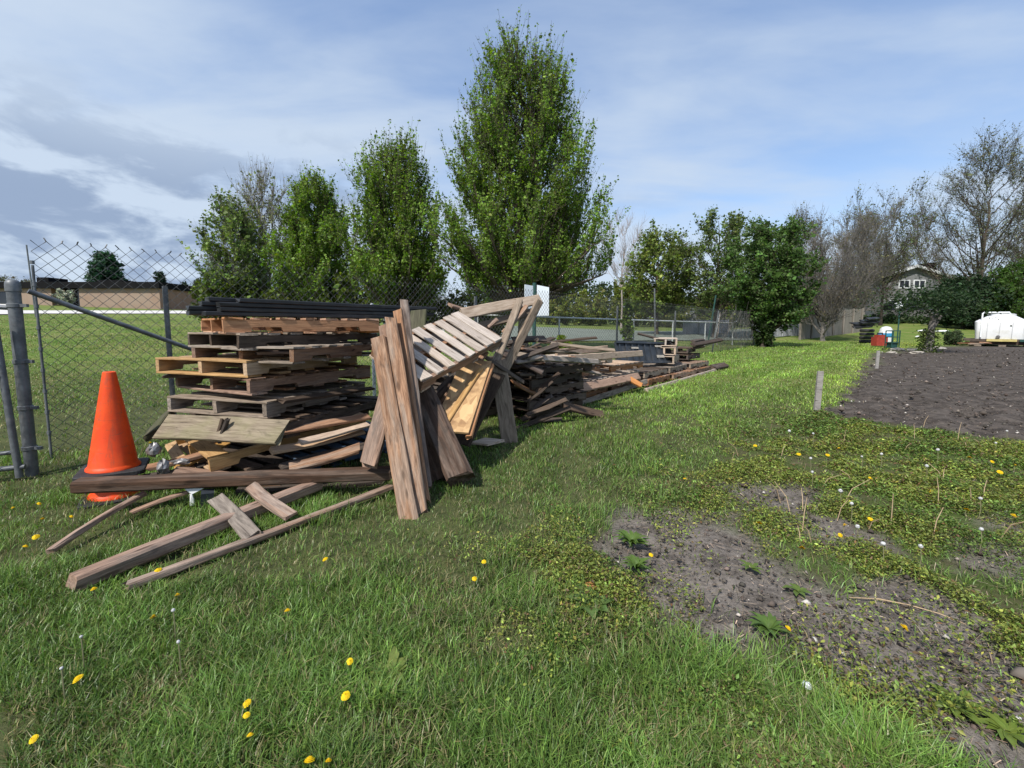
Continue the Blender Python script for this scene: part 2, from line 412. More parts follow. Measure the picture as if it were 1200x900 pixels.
def ground_mat():
    m, nt, b, out = newmat('ground_soil_and_turf')
    at = nt.nodes.new('ShaderNodeAttribute'); at.attribute_name = 'Col'
    sp = nt.nodes.new('ShaderNodeSeparateColor'); nt.links.new(at.outputs['Color'], sp.inputs[0])
    ge = nt.nodes.new('ShaderNodeNewGeometry'); p = ge.outputs['Position']
    big = noise(nt, p, .5, 5, .6); mid = noise(nt, p, 4, 6, .65); fine = noise(nt, p, 38, 5, .7); vfine = noise(nt, p, 160, 3, .7)
    lawn = mixc(nt, rampf(nt, mid, .35, .65), (.052, .062, .026), (.085, .098, .036))
    lawn = mixc(nt, mth(nt, 'MULTIPLY', rampf(nt, fine, .5, .7), .45), lawn, (.095, .085, .045))
    # far lawn: patches of thin dry turf
    lawn2 = mixc(nt, rampf(nt, mth(nt, 'ADD', mth(nt, 'MULTIPLY', big, .6), mth(nt, 'MULTIPLY', mid, .4)), .44, .60), (.10, .155, .03), (.17, .18, .06))
    lawn2 = mixc(nt, mth(nt, 'MULTIPLY', rampf(nt, noise(nt, p, 1.3, 7, .7), .56, .7), .6), lawn2, (.19, .165, .09))
    sx = nt.nodes.new('ShaderNodeSeparateXYZ'); nt.links.new(p, sx.inputs[0])
    lawn = mixc(nt, rampf(nt, sx.outputs[1], 5, 11), lawn, lawn2)
    soilc = mixc(nt, rampf(nt, mth(nt, 'ADD', mth(nt, 'MULTIPLY', mid, .5), mth(nt, 'MULTIPLY', fine, .5)), .38, .62), (.080, .069, .060), (.205, .180, .158))
    soilc = mixc(nt, rampf(nt, vfine, .62, .72), soilc, (.22, .19, .165))
    gard = mixc(nt, rampf(nt, mid, .35, .68), (.044, .037, .032), (.104, .088, .077))
    gard = mixc(nt, mth(nt, 'MULTIPLY', rampf(nt, fine, .55, .7), .6), gard, (.19, .16, .135))
    weedc = mixc(nt, rampf(nt, mid, .4, .6), (.075, .072, .034), (.06, .085, .022))
    c = mixc(nt, sp.outputs[1], lawn, weedc); c = mixc(nt, sp.outputs[2], c, soilc); c = mixc(nt, sp.outputs[0], c, gard)
    nt.links.new(c, b.inputs['Base Color']); b.inputs['Roughness'].default_value = .95; b.inputs['Specular IOR Level'].default_value = .1
    hh = mth(nt, 'ADD', mth(nt, 'MULTIPLY', fine, .7), mth(nt, 'MULTIPLY', vfine, .3))
    nt.links.new(bump(nt, hh, .9, .02), b.inputs['Normal'])
    return m
g = place('ground', gm, None, ground_mat()); tag(g, kind='structure')

# ------------------------------------------------------------------ scattered blades and leaves
def blades(name, x, y, z, h, w, lean, col, levels=3, ang=None, tipcol=1.25):
    n = len(x); a = rng.uniform(0, 2*math.pi, n) if ang is None else ang
    dx, dy = np.cos(a), np.sin(a); fa = a+rng.normal(0, .6, n)+math.pi/2
    wx, wy = np.cos(fa), np.sin(fa)
    T = [0, .55, 1.0] if levels == 3 else [0, .35, .72, 1.0]
    Vs = []; Cs = []
    for t in T:
        off = lean*t*t; hz = h*(t-.28*t*t*np.clip(lean/np.maximum(h, 1e-4), 0, 2))
        cx, cy, cz = x+dx*off, y+dy*off, z+hz
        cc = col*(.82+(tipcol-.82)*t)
        if t < 1:
            ww = w*(1-.35*t)/2
            Vs += [np.stack([cx-wx*ww, cy-wy*ww, cz], -1), np.stack([cx+wx*ww, cy+wy*ww, cz], -1)]; Cs += [cc, cc]
        else:
            Vs.append(np.stack([cx, cy, cz], -1)); Cs.append(cc)
    k = len(Vs); V = np.stack(Vs, 1).reshape(-1, 3); C = np.stack(Cs, 1).reshape(-1, 3)
    b0 = np.arange(n)[:, None]*k
    q = [b0+np.array([[2*i, 2*i+1, 2*i+3, 2*i+2]]) for i in range((k-1)//2-1)]
    tri = b0+np.array([[k-3, k-2, k-1]])
    return npmesh(name, V, [np.concatenate(q), tri], C)
def leaves_mesh(name, c, size, col, tilt=None, aspect=.6, fold=.15, up=None):
    """diamond leaves at centres c; random direction; tilt: spread of the normal about up (radians) or None for any"""
    n = len(c)
    a = rng.uniform(0, 2*math.pi, n)
    if tilt is None:
        nz = rng.normal(size=(n, 3)); nz /= np.linalg.norm(nz, axis=1)[:, None]
    else:
        nz = np.stack([rng.normal(0, tilt, n), rng.normal(0, tilt, n), np.ones(n)], -1); nz /= np.linalg.norm(nz, axis=1)[:, None]
    d = np.stack([np.cos(a), np.sin(a), rng.normal(0, .2, n)], -1)
    d -= nz*np.sum(d*nz, 1)[:, None]; d /= np.linalg.norm(d, axis=1)[:, None]+1e-9
    s = np.cross(nz, d); L = size[:, None]
    v0 = c-d*L*.5; v1 = c+s*L*aspect*.5+nz*L*fold-d*L*.05; v2 = c+d*L*.5; v3 = c-s*L*aspect*.5+nz*L*fold-d*L*.05
    V = np.stack([v0, v1, v2, v3], 1).reshape(-1, 3)
    f = (np.arange(n)[:, None]*4)+np.array([[0, 1, 2, 3]])
    return npmesh(name, V, [f[:, [0, 1, 2]], f[:, [0, 2, 3]]], np.repeat(col, 4, 0))
def sample_view(n, y0, y1, margin=1.3):
    Y = y0*np.exp(rng.uniform(0, math.log(y1/y0), n)); x = rng.uniform(-margin, margin, n)*Y
    return x, Y
def hsvj(n, base, j=.25, hj=.12):
    b = np.asarray(base); v = np.exp(rng.normal(0, j, n))[:, None]; c = b[None, :]*v
    c[:, 0] *= np.exp(rng.normal(0, hj, n)); return c
def fence_side(x, y): return (x-FA[0])*FN[0]+(y-FA[1])*FN[1]

def make_lawn():
    x, y = sample_view(430000, 1.0, 34.0)
    g_, w_, b_ = masks(x, y)
    d = fence_side(x, y)
    dens = (1-g_)*(1-w_*.70)*(1-b_*.95)
    lb = lawn_bare(x, y)*sm(y, 9, 3)
    dens = dens*(1-.5*lb)
    dens = np.where(d > .4, dens*(.25+.75*sm(fbm(x*.45, y*.9, 33, 4), .40, .58)), dens)
    k = rng.uniform(size=len(x)) < dens
    x, y, w_, d = x[k], y[k], w_[k], d[k]; n = len(x)
    cl = fbm(x*2.6, y*2.6, 41, 4); cl2 = fbm(x*.7, y*.7, 55, 3)
    far = np.maximum(1, y/2.3)
    h = (.026+.062*cl**1.3)*rng.uniform(.6, 1.35, n)*np.where(y < 3.2, 1.12, 1.0)*(1+.5*sm(cl2, .5, .75))
    h *= (1-.45*w_)*(1-.4*lawn_bare(x, y)*sm(y, 9, 3))*.9
    # longer unmown tufts beside the weedy patch
    sd = sdist(x, y, WEEDY); edge = np.exp(-(sd/.28)**2)*sm(y, 3.2, 1.6)
    h *= 1+.9*edge
    # grass left long at the foot of the fence and the heap
    h *= 1+.8*np.exp(-((d+.15)/.35)**2)
    h *= np.where(d > .5, .75, 1)
    w = .0031*far**.92*rng.uniform(.7, 1.4, n); lean = h*rng.uniform(.1, 1.25, n)
    base = np.array([.110, .186, .038])
    col = hsvj(n, base, .30, .10)
    col *= ((.72+.62*cl2)*(.55+.95*fbm(x*5.5, y*5.5, 47, 3)))[:, None]
    # stripes of the mower, running along the fence
    s = (x-FA[0])*FN[0]+(y-FA[1])*FN[1]
    stripe = np.sin((s+3.0)*2*math.pi/1.25+.6*(fbm(x*.8, y*.8, 12, 2)-.5)*6)
    mid = sm(y, 3.2, 5.6)*(d < .4)
    col *= (1+.24*stripe*mid)[:, None]
    yel = np.exp(-((s+6.6)/1.3)**2)*sm(y, 4.5, 8)   # sunburnt band along the garden edge
    col = col*(1+yel[:, None]*np.array([[.75, .32, .3]]))
    col = col*(1+.5*mid[:, None]*np.array([[1.0, .85, .4]]))
    dry = rng.uniform(size=n) < (.09+.25*lawn_bare(x, y)*sm(y, 9, 3)+.30*sm(cl, .45, .2)+.22*(d > .4))
    col[dry] = hsvj(dry.sum(), (.22, .20, .095), .25, .06)
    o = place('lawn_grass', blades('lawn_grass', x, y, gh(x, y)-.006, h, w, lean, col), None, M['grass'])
    tag(o, 'short green mown grass covering the lawn round the heap', 'grass', kind='stuff')
make_lawn()

def make_weeds():
    x, y = sample_view(1100000, 1.0, 8.5, 1.3)
    g_, w_, b_ = masks(x, y)
    cl = fbm(x*3.2, y*3.2, 61, 4)
    pr = w_*(1-g_)*(1-.97*b_)*sm(cl, .31, .60)+.02*b_*sm(cl, .55, .65)
    edge = np.exp(-(sdist(x, y, WEEDY)/.35)**2)*.3*sm(cl, .45, .6)
    k = rng.uniform(size=len(x)) < np.maximum(pr, edge)*(1-g_)
    x, y, cl = x[k], y[k], cl[k]; n = len(x); far = np.maximum(1, y/2.2)
    hh = rng.uniform(.004, 1, n)**1.3*(.012+.075*sm(cl, .42, .7))
    size = np.minimum(.0125*np.exp(rng.normal(0, .42, n)), .022)*far**.7
    kind = fbm(x*1.7, y*1.7, 88, 3)[:, None]; col = hsvj(n, (1, 1, 1), .38, .14)*np.where(kind > .5, np.array([[.165, .205, .04]]), np.array([[.10, .155, .03]]))*(.6+.8*fbm(x*5, y*5, 89, 3))[:, None]
    br = rng.uniform(size=n) < .12; col[br] = hsvj(br.sum(), (.12, .075, .035), .3, .1)
    c = np.stack([x, y, gh(x, y)+hh], -1)
    o = place('weed_cover', leaves_mesh('weed_cover', c, size, col, .75, .5, .12), None, M['weed'])
    tag(o, 'low clover and chickweed covering the rough soil patch', 'ground cover', kind='stuff')
    # straw, dead stalks and pale bits on the soil
    x, y = sample_view(26000, 1.0, 16., 1.3); g_, w_, b_ = masks(x, y)
    k = rng.uniform(size=len(x)) < np.maximum(np.maximum(w_*.5, g_*.55), b_*.8)
    x, y = x[k], y[k]; n = len(x); far = np.maximum(1, y/2.2)
    L = rng.gamma(1.6, .0065, n)*far**.6+.004; ww = .0013*far**.8*rng.uniform(.5, 1.5, n)
    a = rng.uniform(0, 2*math.pi, n); z = gh(x, y)+.004+rng.uniform(0, .012, n)
    d = np.stack([np.cos(a), np.sin(a), rng.normal(0, .12, n)], -1); s = np.stack([-np.sin(a), np.cos(a), np.zeros(n)], -1)
    c = np.stack([x, y, z], -1); L = L[:, None]; ww = ww[:, None]
    V = np.stack([c-d*L-s*ww, c+d*L-s*ww*.6, c+d*L+s*ww*.6, c-d*L+s*ww], 1).reshape(-1, 3)
    col = hsvj(n, (.20, .155, .11), .45, .08)
    f = np.arange(n)[:, None]*4+np.array([[0, 1, 2, 3]])
    o = place('straw_litter', npmesh('straw_litter', V, [f], np.repeat(col, 4, 0)), None, M['litter'])
    tag(o, 'dry straw and stalk bits lying on the bare soil', 'straw', kind='stuff')
    # clods and crumbs
    x, y = sample_view(42000, 1.0, 22., 1.3); g_, w_, b_ = masks(x, y)
    k = rng.uniform(size=len(x)) < np.maximum(g_*.9, b_*.7); x, y, g_ = x[k], y[k], g_[k]; n = len(x); far = np.maximum(1, y/2.5)
    r = (rng.gamma(1.5, .0032, n)+.006*(rng.uniform(size=n) < .06)*(g_ > .5))*far**.62+.0015; z = gh(x, y)+r*.3+np.where(g_ > .5, rng.uniform(-.01, .03, n), 0)
    c = np.stack([x, y, z], -1)
    oc = np.array([[1, 0, 0], [-1, 0, 0], [0, 1, 0], [0, -1, 0], [0, 0, .7], [0, 0, -.7]], float)
    V = (c[:, None, :]+oc[None]*r[:, None, None]*rng.uniform(.6, 1.3, (n, 6, 1))).reshape(-1, 3)
    ft = np.array([[0, 2, 4], [2, 1, 4], [1, 3, 4], [3, 0, 4], [2, 0, 5], [1, 2, 5], [3, 1, 5], [0, 3, 5]])
    f = (np.arange(n)[:, None, None]*6+ft[None]).reshape(-1, 3)
    col = hsvj(n, (.082, .069, .059), .4, .05); lt = rng.uniform(size=n) < .035; col[lt] = hsvj(lt.sum(), (.42, .39, .35), .2, .03)
    col[g_ > .5] *= 1.05
    o = place('soil_crumbs', npmesh('soil_crumbs', V, [f], np.repeat(col, 6, 0)), None, M['litter'])
    tag(o, 'dark soil crumbs and small pale pebbles strewn over bare earth', 'soil', kind='stuff')
make_weeds()

# ------------------------------------------------------------------ boards and pallets
def board_mesh(L, w, t, rag=.004, bow=.006, segs=7, ch=.18, name='board'):
    c = min(t, w)*ch
    prof = [(-w/2+c, -t/2), (w/2-c, -t/2), (w/2, -t/2+c), (w/2, t/2-c), (w/2-c, t/2), (-w/2+c, t/2), (-w/2, t/2-c), (-w/2, -t/2+c)]
    v = []; by = random.uniform(-bow, bow); bz = random.uniform(-bow, bow); tw = random.uniform(-1, 1)*bow*1.5
    e0 = [random.uniform(-rag, rag)*2 for _ in prof]; e1 = [random.uniform(-rag, rag)*2 for _ in prof]
    for i in range(segs+1):
        s = i/segs; x = -L/2+L*s; q = 4*s*(1-s)
        sy = 1+random.uniform(-1, 1)*rag*.25/max(w, .01)
        for j, (a, b) in enumerate(prof):
            xx = x+(e0[j] if i == 0 else e1[j] if i == segs else 0)
            an = tw*(s-.5)*2
            v.append((xx, a*sy+by*q-b*an*4+random.uniform(-1, 1)*rag*.3, b+bz*q+a*an*4+random.uniform(-1, 1)*rag*.2))
    n = 8
    f = [(i*n+j, i*n+(j+1) % n, (i+1)*n+(j+1) % n, (i+1)*n+j) for i in range(segs) for j in range(n)]
    f += [tuple(range(n-1, -1, -1)), tuple(segs*n+j for j in range(n))]
    me = bpy.data.meshes.new(name); me.from_pydata(v, [], f); me.update(); return me
def board(name, A, B, w, t, normal, mat, label, cat='board', group=None, rag=.005, bow=.008, parent=None):
    A, B = Vector(A), Vector(B); L = (B-A).length
    me = board_mesh(L, w, t, rag, bow, max(4, int(L/.16)), name=name)
    o = place(name, me, parent, mat); Mx = frame((A+B)/2, B-A, z=normal)
    o.matrix_world = Mx
    if parent is None: tag(o, label, cat, group)
    return o
def stringer_mesh(L, h, t, notch=True):
    p = [(-L/2, 0)]
    if notch:
        for c in (-L*.26, L*.26):
            p += [(c-.115, 0), (c-.10, .036), (c+.10, .036), (c+.115, 0)]
    p += [(L/2, 0), (L/2, h), (-L/2, h)]
    j = [(a+random.uniform(-.003, .003), b+random.uniform(-.002, .002)) for a, b in p]
    return MB().prism(j, -t/2, t/2).mesh('stringer')
def pallet(corner, ud, label, mats, group, L=1.22, Wd=1.0, n=None, vd=None, top=7, bot=5, miss=(), h=.092, notch=True, name='pallet', dt=.017, jit=.006, cat='pallet', missbot=()):
    """corner: lowest corner; ud: direction of the stringers (degrees or vector); deck boards run along v"""
    if not hasattr(ud, '__len__'): ud = Vector((math.cos(R(ud)), math.sin(R(ud)), 0))
    u = Vector(ud).normalized(); nn = Vector(n if n is not None else (0, 0, 1)); nn = (nn-u*nn.dot(u)).normalized(); v = nn.cross(u)
    Mx = Matrix.Identity(4)
    for i in range(3): Mx[i][0], Mx[i][1], Mx[i][2], Mx[i][3] = u[i], v[i], nn[i], corner[i]
    e = empty(name, label=label, cat=cat, group=group, mat4=Mx)
    sm_, dm = mats
    for k, y in enumerate((.02, Wd/2, Wd-.02)):
        T = Matrix.Translation((L/2+random.uniform(-jit, jit), y, dt+.001))
        place('stringer', stringer_mesh(L, h, .038, notch), e, sm_, T)
    def deck(cnt, z, skip, wide):
        for k in range(cnt):
            if k in skip: continue
            ww = random.uniform(*wide)
            if k in (0, cnt-1): ww = .125
            x = .062+(L-.124)*k/(cnt-1)+random.uniform(-jit, jit)
            T = Matrix.Translation((x, Wd/2+random.uniform(-jit, jit)*1.5, z+dt/2)) @ Matrix.Rotation(R(90)+random.uniform(-.012, .012), 4, 'Z')
            place('deck_board', board_mesh(Wd+random.uniform(-.01, .01), ww, dt, .004, .003, 5, name='deck_board'), e, dm, T)
    deck(top, dt+h+.002, miss, (.085, .115)); deck(bot, 0, missbot, (.085, .11))
    return e
GA, GB, GC, GD = 'pallets in the tall stack by the cone', 'dark pallets stacked in the middle of the heap', 'pale pallets spread at the far end of the heap', 'loose boards leaning on the heap'
def corner_at(px, py, Y): return P(px, py, Y)
D0 = 3.15
PT = [  # px, y of bottom, u angle, stringer, deck, label, kw
 (263, 392, 44, 'orange', 'orange', 'orange new wood pallet under the black slats at the top of the stack', {}),
 (281, 411, 54, 'dark', 'grey', 'dark grey weathered pallet second from the top of the stack', {}),
 (345, 427, 74, 'brown', 'grey', 'brown pallet third from the top of the stack, set back to the right', {}),
 (290, 443, 70, 'blond', 'blond', 'blond pallet sticking out to the left halfway up the stack', {}),
 (294, 464, 65, 'brown', 'brown', 'reddish brown pallet just below the blond protruding pallet', {}),
 (313, 491, 75, 'grey', 'grey', 'silver grey pallet with a wide pale deck edge low in the stack', {}),
 (335, 514, 70, 'dark', 'dark', 'blackened pallet squeezed above the mossy wide board', {}),
]
for px, yb, ang, s, d, lab, kw in PT:
    c = corner_at(px, yb, D0); pallet(c, ang+random.uniform(-1, 1), lab, (W[s], W[d]), GA, **kw)
# light broken pallet at the bottom, tilted
c = P(247, 556, 2.95); u_ = Vector((math.cos(R(49)), math.sin(R(49)), .10))
pallet(c, u_, 'yellowish broken pallet with missing slats at the bottom of the stack', (W['blond'], W['blond']), GA, n=(-.06, -.1, 1), miss=(1, 3), missbot=(1, 2))
c = P(352, 560, 3.3); pallet((c[0], c[1], .01), 52, 'blue painted pallet crushed beneath the bottom of the stack', (M['bluewood'], M['bluewood']), GA, Wd=.95, L=1.15)
c = P(292, 575, 3.1); pallet((c[0], c[1], .01), 60, 'blackened pallet lying on the grass at the very bottom of the stack', (W['timber'], W['dark']), GA, Wd=.95, L=1.15)
for k, (a, b_, w_, mt, lab) in enumerate((
  ((300, 512, 3.02), (432, 488, 3.7), .10, 'brown', 'brown loose board pinned below the blackened pallet'),
  ((212, 546, 3.0), (262, 520, 3.4), .09, 'blond', 'blond slat fallen across the broken bottom pallet'),
  ((226, 556, 2.98), (200, 520, 3.5), .08, 'blond', 'blond slat at the left end of the broken bottom pallet'),
  ((318, 528, 3.05), (425, 505, 3.6), .09, 'tan', 'tan slat on top of the broken bottom pallet'),
  ((352, 518, 3.1), (430, 498, 3.6), .08, 'tan', 'second tan slat behind the other on the broken bottom pallet'),
  ((330, 548, 3.0), (432, 522, 3.5), .10, 'dark', 'dark loose board under the broken bottom pallet'),
  ((196, 440, 3.55), (300, 436, 3.3), .08, 'dark', 'dark slat stuck between the blond pallet and the one below'),
  ((330, 470, 3.2), (436, 455, 4.0), .07, 'dark', 'dark slat wedged in the middle of the stack'),
  ((300, 413, 3.3), (420, 410, 4.0), .09, 'brown', 'brown slat wedged high in the stack'))):
    board('board', P(*a), P(*b_), w_, .022, (0, -.35, 1), W[mt], lab, 'board', 'loose slats wedged in the tall stack', rag=.01, bow=.012)
c = P(290, 532, 3.3); pallet((c[0], c[1], .30), 60, 'charcoal broken pallet wedged above the yellowish one', (W['dark'], W['dark']), GA, miss=(2, 4), Wd=.9)
# mossy wide board with battens
mb = empty('cleated_board', P(260, 505, 2.98), 'wide pale mossy board with two dark cleats tilted on the stack', 'board')
A, B = P(190, 500, 3.12), P(332, 507, 2.92)
Mw = Matrix.Translation(mb.location).inverted()
o = board('plank', A, B, .19, .035, (-.15, -.75, .65), W['mossy'], None, parent=mb, rag=.01); o.matrix_local = Mw @ frame((A+B)/2, B-A, z=(-.15, -.75, .65))
for q in (.52, .56):
    a = A.lerp(B, q)+Vector((.02, -.025, .085)); b_ = A.lerp(B, q-.05)+Vector((0, -.035, -.085))
    o = board('cleat', a, b_, .022, .03, (0, -1, .4), W['dark'], None, parent=mb); o.matrix_local = Mw @ frame((a+b_)/2, b_-a, z=(0, -1, .4))
board('board', P(178, 510, 3.2), P(205, 478, 3.6), .13, .05, (-.3, -.8, .5), W['green'], 'short black rotten board end left of the mossy wide board', 'board')
# black slats on top
for row, (dx, dy, nlay, zoff) in enumerate(((0, 0, 4, 0), (-.12, .11, 4, .008))):
    for k in range(nlay):
        s = random.uniform(-.06, .05)-(.05*k if row == 0 else .03*k)
        a = Vector((-2.30+dx+.16-s, 3.22+dy+.12-s, 1.292+zoff+k*.0355)); uu = Vector((.68, .735, 0)).normalized()
        a = a-uu*.27; b_ = a+uu*(1.85+random.uniform(0, .15)); b_.z -= .004*k
        lay = ('bottom', 'second', 'third', 'topmost')[k]
        o = board('black_lath', a, b_, .115, .034, (0, 0, 1), M['black'], 'black plastic slat, %s layer of the %s row on top of the stack' % (lay, ('front', 'rear')[row]), 'slat', 'black slats on the pallet stack', rag=.003, bow=.004)
# ---- leaning planks in front
LB = [
 ((480, 611, 2.58), (444, 396, 3.32), .118, .045, 'plank', (-.12, -.9, .4), 'wide silvered brown plank at the left of the leaning bundle'),
 ((493, 602, 2.66), (458, 374, 3.42), .09, .05, 'plank', (.05, -.9, .4), 'narrow brown plank second in the leaning bundle'),
 ((498, 588, 2.76), (466, 364, 3.55), .075, .04, 'brown', (-.3, -.85, .4), 'dark brown plank in the middle of the leaning bundle'),
 ((501, 570, 2.88), (474, 354, 3.62), .07, .045, 'plank', (.2, -.9, .35), 'tallest plank of the leaning bundle, its ragged top against the fence'),
 ((496, 552, 2.95), (484, 430, 3.4), .03, .02, 'pale', (0, -.9, .4), 'thin pale grey strip between the leaning planks'),
 ((490, 596, 2.78), (452, 384, 3.5), .11, .04, 'brown', (-.1, -.9, .4), 'brown plank half hidden behind the widest plank of the leaning bundle'),
 ((432, 545, 2.88), (457, 448, 3.2), .12, .05, 'brown', (-.1, -.9, .5), 'short dark plank propped behind the left of the leaning bundle'),
]
for a, b_, w, t, mt, nn, lab in LB:
    board('plank', P(*a), P(*b_), w, t, nn, W[mt], lab, 'plank', GD, rag=.012, bow=.012)
board('timber', P(541, 562, 3.06), P(482, 428, 3.85), .20, .15, (-.25, -.6, .75), W['timber'], 'thick cracked timber leaning with its black sawn end toward the lawn', 'timber', rag=.012)
board('timber', P(517, 566, 3.2), P(486, 470, 3.8), .17, .14, (-.3, -.7, .6), W['timber'], 'rounded old timber lying behind the thick cracked one', 'timber', rag=.02)
board('board', P(487, 415, 3.95), P(491, 364, 4.1), .16, .03, (-.2, -1, .3), W['green'], 'dark green mossy board standing behind the leaning planks', 'board')
# leaning pallet
R1, R2 = P(496, 446, 3.3), P(589, 396, 4.28); u_ = R2-R1; w_ = Vector((-.533, .22, .32)); n_ = u_.cross(w_).normalized()
pallet(R1-n_*.13, u_, 'pale weathered pallet leaning face up against the heap', (W['brown'], W['pale']), None, L=u_.length, Wd=.56, n=n_, top=8, bot=4, cat='pallet', notch=True)
for a, b_, w, t, mt, lab in (
 ((566, 412, 4.35), (500, 505, 3.75), .13, .04, 'brown', 'dark brown board sloping beneath the leaning pallet'),
 ((552, 420, 4.45), (478, 500, 3.9), .12, .04, 'timber', 'blackish board hidden deep beneath the leaning pallet'),
 ((582, 438, 4.4), (540, 520, 3.95), .2, .03, 'dark', 'grey board edge standing behind the strand board panel')):
    board('board', P(*a), P(*b_), w, t, (-.2, -.6, .7), W[mt], lab, 'board', GD)
# strand board panel with a batten
BR, TR, BL = P(549, 508, 3.28), P(576, 424, 4.15), P(508, 500, 3.36)
pe = empty('strand_board', (BR+TR)/2, 'yellow strand board panel with a batten below the leaning pallet', 'panel')
xv = TR-BR; yv = (BL-BR); yv = (yv-xv*yv.dot(xv)/xv.length_squared); nv = xv.cross(yv).normalized()
if nv.y > 0: nv = -nv
ctr = BR+xv/2+yv/2; Mi = Matrix.Translation(pe.location).inverted()
place('sheet', MB().box(-xv.length/2, xv.length/2, -yv.length/2, yv.length/2, -.009, .009).mesh('sheet'), pe, M['osb'], Mi @ frame(ctr, xv, z=nv))
a, b_ = P(564, 434, 4.02), P(520, 503, 3.34)
o = board('batten', a, b_, .045, .03, nv, W['blond'], None, parent=pe); o.matrix_local = Mi @ frame((a+b_)/2+nv*.02, b_-a, z=nv)
o = board('edge_strip', BR, TR, .04, .05, (1, -.3, 0), W['orange'], None, parent=pe); o.matrix_local = Mi @ frame((BR+TR)/2-nv*.04, xv, z=(1, -.3, 0))
board('board', P(598, 521, 4.33), P(583, 422, 4.5), .175, .04, (.12, -1, .2), W['grey'], 'upright grey board standing alone in front of the broken frame', 'board', GD, rag=.01)
# broken frame to the right
FRM = [
 ((541, 368, 4.6), (633, 351, 5.25), .125, .04, 'pale', (0, -1, .25), 'long pale grey board topping the broken frame'),
 ((556, 384, 4.75), (628, 364, 5.2), .09, .04, 'grey', (0, -1, .3), 'second grey board below the long top board of the frame'),
 ((632, 353, 5.1), (592, 432, 4.65), .10, .045, 'grey', (.6, -.8, .1), 'slanting grey leg at the right of the broken frame'),
 ((609, 352, 5.0), (581, 424, 4.5), .085, .045, 'grey', (-.3, -.9, .2), 'slanting grey leg left of the right frame leg'),
 ((617, 359, 4.98), (590, 390, 4.75), .05, .04, 'plank', (0, -.9, .4), 'short brown stick crossing the frame legs'),
 ((567, 417, 4.35), (613, 448, 4.6), .04, .03, 'dark', (0, -.8, .5), 'thin dark stick crossing in front of the grey board'),
 ((583, 374, 4.75), (572, 384, 4.7), .04, .03, 'plank', (0, -.8, .5), 'stub of brown batten above the leaning pallet'),
 ((528, 358, 4.65), (546, 364, 4.9), .08, .03, 'plank', (0, -.7, .7), 'brown board end poking over the leaning pallet top'),
 ((546, 378, 4.7), (583, 398, 4.55), .10, .03, 'plank', (-.2, -.8, .6), 'dark brown loose slat lying on the leaning pallet edge'),
]
for a, b_, w, t, mt, nn, lab in FRM: board('board', P(*a), P(*b_), w, t, nn, W[mt], lab, 'board', 'boards of the broken frame', rag=.008)
for k in range(16):
    px, py = random.uniform(556, 618), random.uniform(398, 455); Y = random.uniform(4.85, 5.5); a = P(px, py, Y)
    an = random.uniform(-.5, 1.5); L = random.uniform(.4, .9); b_ = a+Vector((math.cos(an)*L*.7, math.sin(an)*L, random.uniform(-.25, .25))); a.z = max(a.z, .4)
    board('broken_board', a, b_, random.uniform(.06, .11), .025, (random.uniform(-.5, .5), -.5, .8), W[random.choice(['dark', 'brown', 'grey', 'timber'])], 'weathered broken board heaped behind the broken frame', 'board', 'broken boards heaped behind the frame', rag=.012)
# ---- dark stack in the middle
c0 = P(631, 497, 5.2)
for k, lab in enumerate(('lowest dark pallet of the middle stack, resting on the grass', 'second dark pallet from the ground in the middle stack', 'third dark pallet from the ground in the middle stack', 'fourth dark pallet from the ground in the middle stack', 'topmost dark pallet of the middle stack, under the broken sticks')):
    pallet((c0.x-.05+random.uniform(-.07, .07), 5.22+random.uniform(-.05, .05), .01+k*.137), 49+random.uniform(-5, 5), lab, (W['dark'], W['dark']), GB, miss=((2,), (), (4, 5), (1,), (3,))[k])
c1 = P(580, 480, 5.6)
for k in range(4):
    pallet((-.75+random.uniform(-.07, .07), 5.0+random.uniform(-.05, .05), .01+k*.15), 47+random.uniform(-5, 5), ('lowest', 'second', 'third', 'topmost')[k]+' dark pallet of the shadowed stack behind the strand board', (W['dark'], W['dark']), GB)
for k in range(28):
    a = Vector((random.uniform(-.5, .5), random.uniform(5.15, 6.0), .70+.30*random.random()**1.2)); an = random.uniform(-.5, 1.4); L = random.uniform(.35, .85)
    b_ = a+Vector((math.cos(an)*L, math.sin(an)*L, random.uniform(-.16, .1)))
    board('broken_board', a, b_, random.uniform(.05, .1), .022, (random.uniform(-.4, .4), random.uniform(-.4, .3), 1), W[random.choice(['dark', 'dark', 'dark', 'grey', 'brown', 'timber'])], 'dark broken board tangled on top of the middle stack', 'board', 'broken boards tangled on the middle stack', rag=.012)
